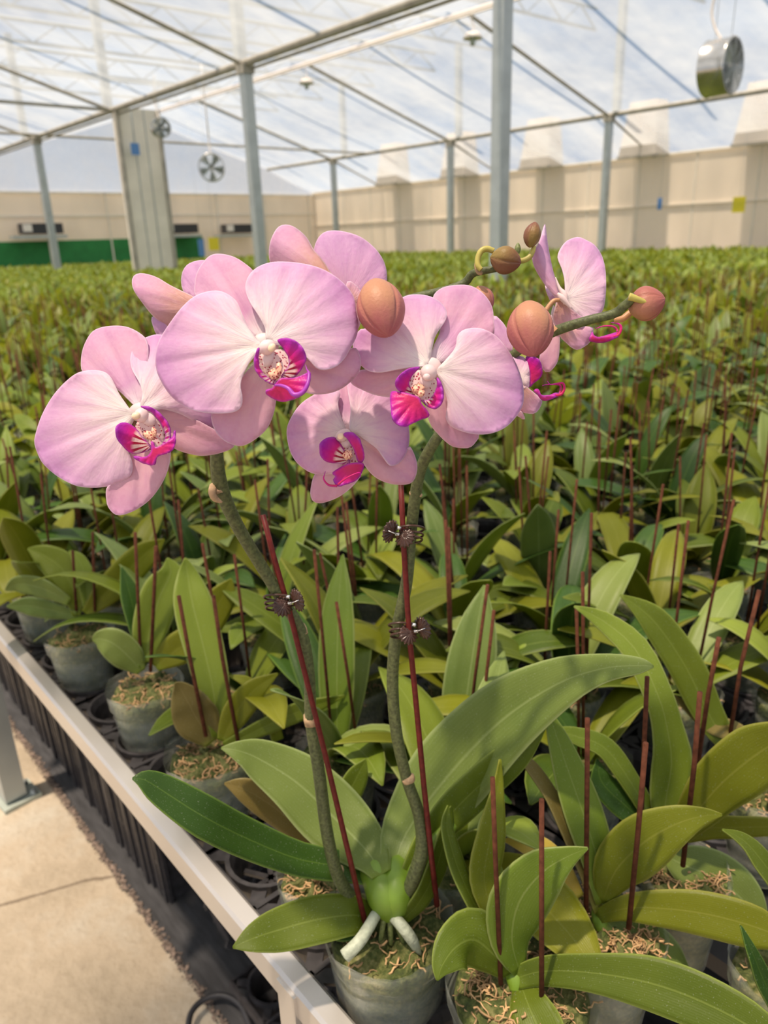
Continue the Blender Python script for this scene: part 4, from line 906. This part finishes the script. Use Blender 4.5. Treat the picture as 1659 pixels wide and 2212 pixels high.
tstake(N1, [(1064, 1680, D-.06), (1070, 1850, D-.04), (1082, 2125, D)], 11); tstake(N1, [(1170, 1727, D-.07), (1170, 2172, D-.015)], 11.5)
tstem(N1, ((1116, 2140, 30, D), (1114, 2112, 44, D+.004), (1106, 2085, 34, D+.01), (1100, 2065, 12, D+.012)), 'crown', MCROWN)
N2, d2, _ = near(1312, 1985, .85, 250, 'leafy orchid in the pot just behind the bottom right one', strands=260, seed=3); D = d2
tleaf(N2, [(1300, 1950, 20, D), (1330, 1880, 96, D-.01), (1390, 1820, 118, D-.02), (1460, 1780, 80, D-.03), (1520, 1762, 36, D-.035), (1560, 1760, 4, D-.04)], LY, 15, .08, rnd=.3)
tleaf(N2, [(1290, 1980, 26, D), (1350, 1962, 50, D-.01), (1430, 1962, 74, D-.02), (1530, 1975, 90, D-.035), (1640, 2005, 84, D-.05), (1720, 2040, 20, D-.06)], LY, 12, .12, rnd=.25)
tleaf(N2, [(1310, 1990, 40, D), (1350, 2030, 110, D-.005), (1410, 2070, 130, D-.01), (1460, 2110, 90, D-.01), (1500, 2140, 20, D-.01)], LGB, -15, .15, rnd=.1, label='dark bluish lower leaf')
tleaf(N2, [(1300, 1950, 30, D), (1290, 1860, 66, D), (1260, 1760, 84, D), (1225, 1660, 66, D), (1198, 1580, 38, D), (1180, 1530, 4, D)], LL, 25, .25, rnd=.4)
tleaf(N2, [(1292, 1965, 22, D), (1250, 1850, 30, D), (1190, 1720, 30, D), (1140, 1650, 24, D), (1105, 1630, 4, D)], LO, 40, .2, rnd=.7)
tleaf(N2, [(1250, 1940, 26, D), (1200, 1860, 46, D+.01), (1145, 1825, 48, D+.01), (1088, 1815, 4, D+.02)], LYE, 20, .15, label='yellowing lower leaf')
tstake(N2, [(1269, 1552, D-.07), (1268, 1700, D-.05), (1266, 1968, D-.005)], 11); tstake(N2, [(1395, 1605, D-.08), (1378, 1800, D-.05), (1358, 2005, D-.015)], 11.5)
tstem(N2, ((1300, 2012, 24, D), (1296, 1985, 36, D+.004), (1296, 1955, 30, D+.01), (1296, 1930, 10, D+.012)), 'crown', MCROWN)
N3, d3, _ = near(1478, 1870, .85, 190, 'leafy orchid at the right with a broad leaf reaching the edge', strands=160, seed=4); D = d3
tleaf(N3, [(1440, 1800, 10, D), (1436, 1740, 60, D), (1450, 1650, 82, D), (1440, 1570, 66, D-.01), (1420, 1500, 60, D-.02), (1370, 1400, 60, D-.01), (1300, 1340, 40, D), (1240, 1310, 4, D)], LL, 20, .25, rnd=.3, label='tall strap leaf folding backwards')
tleaf(N3, [(1450, 1830, 26, D), (1500, 1760, 76, D-.02), (1560, 1690, 116, D-.04), (1640, 1625, 124, D-.06), (1720, 1580, 60, D-.08)], LY, 18, .12, rnd=.2, label='broad yellow-green leaf')
tleaf(N3, [(1450, 1815, 26, D), (1520, 1790, 44, D-.01), (1600, 1786, 44, D-.02), (1700, 1785, 30, D-.03)], LY, 30, .1, rnd=.1)
tleaf(N3, [(1440, 1850, 30, D), (1480, 1870, 86, D), (1550, 1900, 112, D), (1610, 1950, 92, D), (1650, 2000, 20, D)], LGB, -10, .2, rnd=.2)
tleaf(N3, [(1430, 1810, 26, D), (1380, 1720, 40, D), (1310, 1620, 44, D), (1240, 1590, 34, D), (1190, 1575, 4, D)], LG, 35, .2, rnd=.5)
tleaf(N3, [(1420, 1800, 26, D), (1350, 1740, 60, D), (1300, 1690, 50, D), (1290, 1640, 4, D)], LD, 20, .2, rnd=.6)
tstake(N3, [(1512, 1495, D-.08), (1500, 1650, D-.06), (1475, 1870, D-.01)], 11); tstake(N3, [(1398, 1462, D-.06), (1392, 1600, D-.04), (1385, 1780, D)], 10)
N4, d4, _ = near(1660, 1700, .85, 170, 'leafy orchid cut by the right edge beside two leaning stakes', strands=60, seed=9); D = d4
tleaf(N4, [(1600, 1640, 20, D), (1540, 1560, 60, D), (1480, 1440, 74, D-.01), (1410, 1340, 60, D-.02), (1340, 1285, 4, D-.02)], LG, 25, .2, rnd=.5)
tleaf(N4, [(1640, 1660, 20, D), (1600, 1590, 40, D), (1530, 1560, 40, D), (1450, 1500, 4, D)], LO, 20, .2)
tstake(N4, [(1553, 1377, D-.06), (1530, 1500, D-.04), (1500, 1700, D)], 10); tstake(N4, [(1640, 1275, D-.04), (1600, 1440, D-.02), (1575, 1600, D)], 9)
N5, d5, _ = near(1700, 2080, .85, 230, 'leafy orchid mostly beyond the right edge, one narrow leaf in view', strands=30, seed=10); D = d5
tleaf(N5, [(1700, 2200, 50, D-.03), (1655, 2130, 40, D-.05), (1625, 2060, 24, D-.06), (1600, 2000, 3, D-.06)], LD, 30, .3, rnd=.3)
tleaf(N5, [(1720, 1960, 60, D), (1660, 1880, 46, D-.01), (1610, 1820, 30, D-.01), (1560, 1792, 3, D-.01)], LG, 35, .3, rnd=.3)

PA, da, _ = near(450, 1620, .85, 190, 'leafy orchid by the white rail, nearest left of the flowering one', strands=120, seed=5); D = da
tleaf(PA, [(462, 1600, 40, D), (430, 1560, 92, D-.01), (408, 1520, 80, D-.02), (390, 1488, 40, D-.025), (378, 1475, 4, D-.03)], LO, -10, .1, rnd=.6, label='short brownish leaf')
tleaf(PA, [(470, 1590, 26, D), (462, 1500, 66, D), (440, 1400, 84, D+.01), (415, 1300, 80, D+.02), (405, 1240, 44, D+.03), (400, 1205, 4, D+.03)], LL, 10, .3, rnd=.4, label='tall upright pale green leaf')
tleaf(PA, [(480, 1600, 24, D), (510, 1540, 60, D), (550, 1490, 50, D), (600, 1455, 4, D)], LY, 10, .2, rnd=.4)
tleaf(PA, [(485, 1612, 20, D), (560, 1575, 34, D), (650, 1535, 40, D-.01), (745, 1503, 4, D-.01)], LG, 20, .2, rnd=.7)
tleaf(PA, [(600, 1600, 26, D+.02), (575, 1520, 28, D+.02), (535, 1475, 24, D+.02), (495, 1460, 4, D+.02)], LY, 20, .2, rnd=.6)
tstake(PA, [(386, 1287, D-.06), (410, 1420, D-.04), (445, 1590, D-.01)], 8.5); tstake(PA, [(461, 1287, D-.05), (480, 1420, D-.03), (514, 1600, D)], 8.5)
PD, dd_, _ = near(672, 1880, .83, 150, 'leafy orchid with one brownish leaf, directly left behind the flowering one', strands=60, seed=12); D = dd_
tleaf(PD, [(700, 1850, 20, D), (660, 1800, 50, D-.01), (590, 1742, 66, D-.02), (530, 1705, 50, D-.03), (485, 1692, 4, D-.03)], LO, -15, .2, rnd=.4, label='olive brown leaf')
tleaf(PD, [(690, 1850, 20, D), (730, 1760, 50, D), (770, 1680, 50, D), (790, 1640, 4, D)], LG, 10, .2)
PB, db, _ = near(312, 1475, .85, 162, 'leafy orchid in frosted clear pot by the rail, second left of the flowering one', strands=90, seed=6); D = db
tleaf(PB, [(305, 1450, 20, D), (280, 1420, 62, D-.01), (245, 1390, 66, D-.02), (215, 1380, 40, D-.02), (200, 1382, 4, D-.02)], LGB, -10, .2, rnd=.3)
tleaf(PB, [(308, 1440, 18, D), (300, 1370, 34, D), (282, 1290, 42, D), (262, 1225, 4, D)], LD, 20, .2, rnd=.5)
tleaf(PB, [(318, 1430, 24, D), (322, 1370, 70, D), (345, 1290, 84, D), (368, 1240, 60, D), (362, 1205, 4, D)], LL, 0, .35, rnd=.5)
tleaf(PB, [(335, 1440, 24, D), (380, 1405, 70, D), (430, 1370, 70, D), (480, 1290, 60, D), (500, 1250, 4, D)], LY, 10, .15, rnd=.4)
tstake(PB, [(337, 1180, D-.06), (332, 1300, D-.03), (325, 1450, D)], 8); tstake(PB, [(292, 1150, D-.06), (298, 1290, D-.03), (304, 1430, D)], 7)
PC, dc, _ = near(170, 1362, .85, 145, 'leafy orchid by the rail, third left of the flowering one, leaves overhanging', strands=60, seed=7); D = dc
tleaf(PC, [(165, 1330, 16, D), (110, 1318, 36, D-.01), (60, 1308, 38, D-.02), (15, 1310, 4, D-.02)], LGB, -20, .2, rnd=.3)
tleaf(PC, [(165, 1330, 16, D), (160, 1280, 50, D), (135, 1230, 70, D), (95, 1200, 50, D), (60, 1185, 4, D)], LG, 0, .3, rnd=.6)
tleaf(PC, [(190, 1310, 20, D), (185, 1250, 36, D), (170, 1210, 30, D), (150, 1190, 4, D)], LL, 0, .3, rnd=.6)
tleaf(PC, [(185, 1325, 20, D), (240, 1270, 62, D), (310, 1200, 60, D), (355, 1165, 4, D)], LY, 10, .2, rnd=.6)
tleaf(PC, [(150, 1300, 16, D-.01), (90, 1270, 40, D-.02), (40, 1262, 36, D-.02), (12, 1275, 4, D-.02)], LGB, -20, .2, rnd=.3)
tstake(PC, [(292-135, 1190, D-.05), (165, 1320, D)], 6); tstake(PC, [(200, 1150, D-.05), (205, 1320, D)], 6)

# ------------------------------------------------------------------ the rest of the crop
def leaf_params(rg):
    n = rg.choice((4, 5, 5, 6)); a0 = rg.random()*math.pi; out = []
    for k in range(n):
        az = a0+(math.pi if k % 2 else 0)+rg.gauss(0, .45); el = rg.uniform(.35, .75)+.14*k; el = min(el, 1.45)
        out.append((az, el, rg.uniform(.165, .255), rg.uniform(.042, .060), rg.uniform(.4, 1.5), rg.random(), rg.uniform(-.5, .5)))
    return out
def leaf3d(mb, lp, z0, seg, m, mi=0):
    az, el, Ln, w, droop, rnd, tw = lp; P = []; N = []; Wd = []; p = Vector((0, 0, z0)); k = 7
    prof = [.35, .72, .95, 1.0, .92, .62, .04]
    for i in range(k):
        e = el-droop*(i/(k-1))**1.6; a = az+tw*.3*i/k
        t = Vector((math.cos(a)*math.cos(e), math.sin(a)*math.cos(e), math.sin(e)))
        P.append(p.copy()); n = Vector((-math.cos(a)*math.sin(e), -math.sin(a)*math.sin(e), math.cos(e)))
        N.append(Matrix.Rotation(tw*i/k, 3, t) @ n); Wd.append(w*prof[i]); p = p+t*(Ln/(k-1))
    leaf_geo(mb, P, Wd, N, .30, seg, m, mi, rnd, .015)
def stake3d(mb, rg, z, mi=0, n=6):
    x, y = rg.uniform(-.028, .028), rg.uniform(-.028, .028); lx, ly = rg.uniform(-.025, .025), rg.uniform(-.025, .025); hh = rg.uniform(.19, .27)
    mb.tube([(x, y, z-.03), (x+lx*.5, y+ly*.5, z+hh*.5), (x+lx, y+ly, z+hh)], .0019, n, mi)
PH = .108
protos = []
for k in range(9):
    rg = random.Random(100+k); r = empty('potted_orchid'); prs = leaf_params(rg)
    b = MB_(); pot_geo(b, .051, PH, PH, 28); b.build('pot', MPOT, r)
    b = MB_(); moss_geo(b, .051, PH, PH, 20, k, 0, 24, 1); b.build('potting_moss', [MMOSS, MSTR], r)
    for i, lp in enumerate(prs):
        b = MB_(); leaf3d(b, lp, PH-.012, 12, 4); thick(b.build('leaf', LEAVES[(k*2+i*3+rg.randrange(3)) % 8], r), .0014)
    for i in range(2):
        b = MB_(); stake3d(b, rg, PH); b.build('stake', MSTAKEB, r)
    protos.append(r)
FM = [MPOT, MMOSS, MSTAKEB, LG, LGB, LY, LL, LD]
def far_mb(k, seg, m, pn, mossn):
    rg = random.Random(300+k); b = MB_(); prs = leaf_params(rg)
    if pn:
        b.lathe([(.036, 0), (.051, PH)], pn, 0); b.lathe([(.035, .004), (.046, PH-.015), (.001, PH-.01)], mossn, 1)
    for lp in prs: leaf3d(b, lp, PH-.012, seg, m, 3+rg.choice((0, 0, 1, 2, 2, 3, 4) if pn else (0, 3, 3, 2, 1, 3)))
    for i in range(2 if pn > 10 else (1 if pn else 0)): stake3d(b, rg, PH, 2, 4)
    return b
farp = []
for k in range(8):
    o = far_mb(k, 12, 4, 20, 12).build('potted_orchid', FM); farp.append(o)
cand = []
for i in range(0, 175):
    for j in range(-8, 240):
        if (i+j) % 2: continue
        x, y = X0+PX*i, Y0+PY*j
        if x > 17.6 or y > 24.0: continue
        c = R.T @ (np.array([x, y, .95])-CAM); d = -c[2]
        if d < .55: continue
        u, v = CX+F*c[0]/d, CY-F*c[1]/d; mg = 260/d**.8+40
        if not (-mg < u < 1659+mg and v < 2212+mg*.6): continue
        if min(math.hypot(x-a, y-b_) for a, b_ in hero_xy) < .088 or (x < .36 and y < .66): continue
        if abs(x-X1) < .1 and y > 3 and any(abs(y-q) < .12 for q in (5.68, 10.4, 14.97, 19.3)): continue
        cand.append((d, i, j, x, y))
cand.sort()
near_c, mid_c, far_c = cand[:110], cand[110:290], cand[290:]
def ordw(n):
    ones = ['zeroth', 'first', 'second', 'third', 'fourth', 'fifth', 'sixth', 'seventh', 'eighth', 'ninth', 'tenth', 'eleventh', 'twelfth', 'thirteenth', 'fourteenth', 'fifteenth', 'sixteenth', 'seventeenth', 'eighteenth', 'nineteenth']
    tens = {2: ('twentieth', 'twenty'), 3: ('thirtieth', 'thirty'), 4: ('fortieth', 'forty'), 5: ('fiftieth', 'fifty')}
    return ones[n] if n < 20 else (tens[n//10][0] if n % 10 == 0 else tens[n//10][1]+'-'+ones[n % 10])
rows = {}
for d, i, j, x, y in near_c+mid_c: rows.setdefault(i, []).append(j)
for i in rows: rows[i].sort()
def lab(i, j): return f'leafy orchid without flowers, {ordw(i+1)} row in from the white rail, {ordw(rows[i].index(j)+1)} plant along it'
GR = 'leafy potted orchids filling the bench'
used = set(); rg = random.Random(11)
LEAF3 = [pt(x, y, d) for x, y, d in ((965, 1680, .69), (1080, 1560, .66), (1140, 1520, .645), (1200, 1480, .625), (1300, 1445, .60), (1380, 1438, .585))]
for n, (d, i, j, x, y) in enumerate(near_c+mid_c):
    if n < 110: src = protos[(i*5+j*3+n) % 9]
    else: src = farp[(i*3+j+n) % 8]
    root = src.copy(); COL.objects.link(root)
    for ch in src.children:
        c = ch.copy(); COL.objects.link(c); c.parent = root
    root.location = (x+rg.uniform(-.004, .004), y+rg.uniform(-.004, .004), .742); root.rotation_euler = (0, 0, rg.random()*6.28)
    s = rg.uniform(.9, 1.08) ; root.scale = (1, 1, s)
    tag(root, lab(i, j), 'orchid', GR)
    if min(math.hypot(x-a.x, y-a.y) for a in LEAF3) < .085:
        for c in list(root.children):
            if c.name.startswith('stake'): bpy.data.objects.remove(c)
for o in protos+farp:
    for c in list(o.children): bpy.data.objects.remove(c)
    bpy.data.objects.remove(o)
# everything beyond: one mass
def stack(protos_, items, seed, name, label):
    rg = np.random.RandomState(seed); Vs, Fs, Ms, Ps = [], [], [], []; off = 0; lens = []
    data = []
    for b in protos_:
        data.append((np.array(b.v, dtype=np.float32), b.f, np.array(b.m, dtype=np.int32), np.array([(*p, 1) for p in b.p], dtype=np.float32)))
    loops, starts, totals = [], [], []; ls = 0; pre = []
    for v, f, m, p in data:
        lt = np.array([len(q) for q in f], dtype=np.int32); fl = np.array([i for q in f for i in q], dtype=np.int32); pre.append((fl, lt))
    for (d, i, j, x, y) in items:
        k = rg.randint(len(data)); v, f, m, p = data[k]; fl, lt = pre[k]; a = rg.rand()*6.28; s = rg.uniform(.85, 1.12)
        ca, sa = math.cos(a)*1.0, math.sin(a)*1.0
        w = np.empty_like(v); w[:, 0] = (v[:, 0]*ca-v[:, 1]*sa)+x+rg.uniform(-.01, .01); w[:, 1] = (v[:, 0]*sa+v[:, 1]*ca)+y+rg.uniform(-.01, .01); w[:, 2] = v[:, 2]*s+.742
        q = p.copy(); q[:, 2] = np.clip(q[:, 2]*.6+rg.rand()*.4, 0, 1)
        Vs.append(w); Ps.append(q); Ms.append(m); loops.append(fl+off); totals.append(lt); off += len(v)
    V = np.concatenate(Vs); FL = np.concatenate(loops); LT = np.concatenate(totals); me = bpy.data.meshes.new(name)
    me.vertices.add(len(V)); me.vertices.foreach_set('co', V.ravel()); me.loops.add(len(FL)); me.loops.foreach_set('vertex_index', FL)
    me.polygons.add(len(LT)); me.polygons.foreach_set('loop_start', np.concatenate([[0], np.cumsum(LT)[:-1]]).astype(np.int32)); me.polygons.foreach_set('loop_total', LT)
    me.polygons.foreach_set('material_index', np.concatenate(Ms)); me.polygons.foreach_set('use_smooth', np.ones(len(LT), dtype=bool))
    for m in FM: me.materials.append(m)
    me.update(calc_edges=True); at = me.attributes.new('pig', 'FLOAT_COLOR', 'POINT'); at.data.foreach_set('color', np.concatenate(Ps).ravel())
    o = bpy.data.objects.new(name, me); COL.objects.link(o); tag(o, label, 'orchids', kind='stuff'); return o
f_a = [c for c in far_c if c[0] < 7]; f_b = [c for c in far_c if c[0] >= 7]
rs = np.random.RandomState(2); f_b = [c for c in f_b if rs.rand() < .8]
P1 = [far_mb(20+k, 7, 2, 8, 6) for k in range(10)]; P2 = [far_mb(40+k, 6, 2, 0, 0) for k in range(10)]
stack(P1, f_a, 1, 'orchid_crop', 'dense crop of leafy green orchids stretching to the far walls').name
# keep the mass a single object: join the distant plants into it
o2 = stack(P2, f_b, 2, 'orchid_crop', 'x'); o1 = bpy.data.objects['orchid_crop']
with bpy.context.temp_override(active_object=o1, selected_editable_objects=[o1, o2], object=o1, selected_objects=[o1, o2]): bpy.ops.object.join()
print('plants', len(cand), len(f_a), len(f_b))
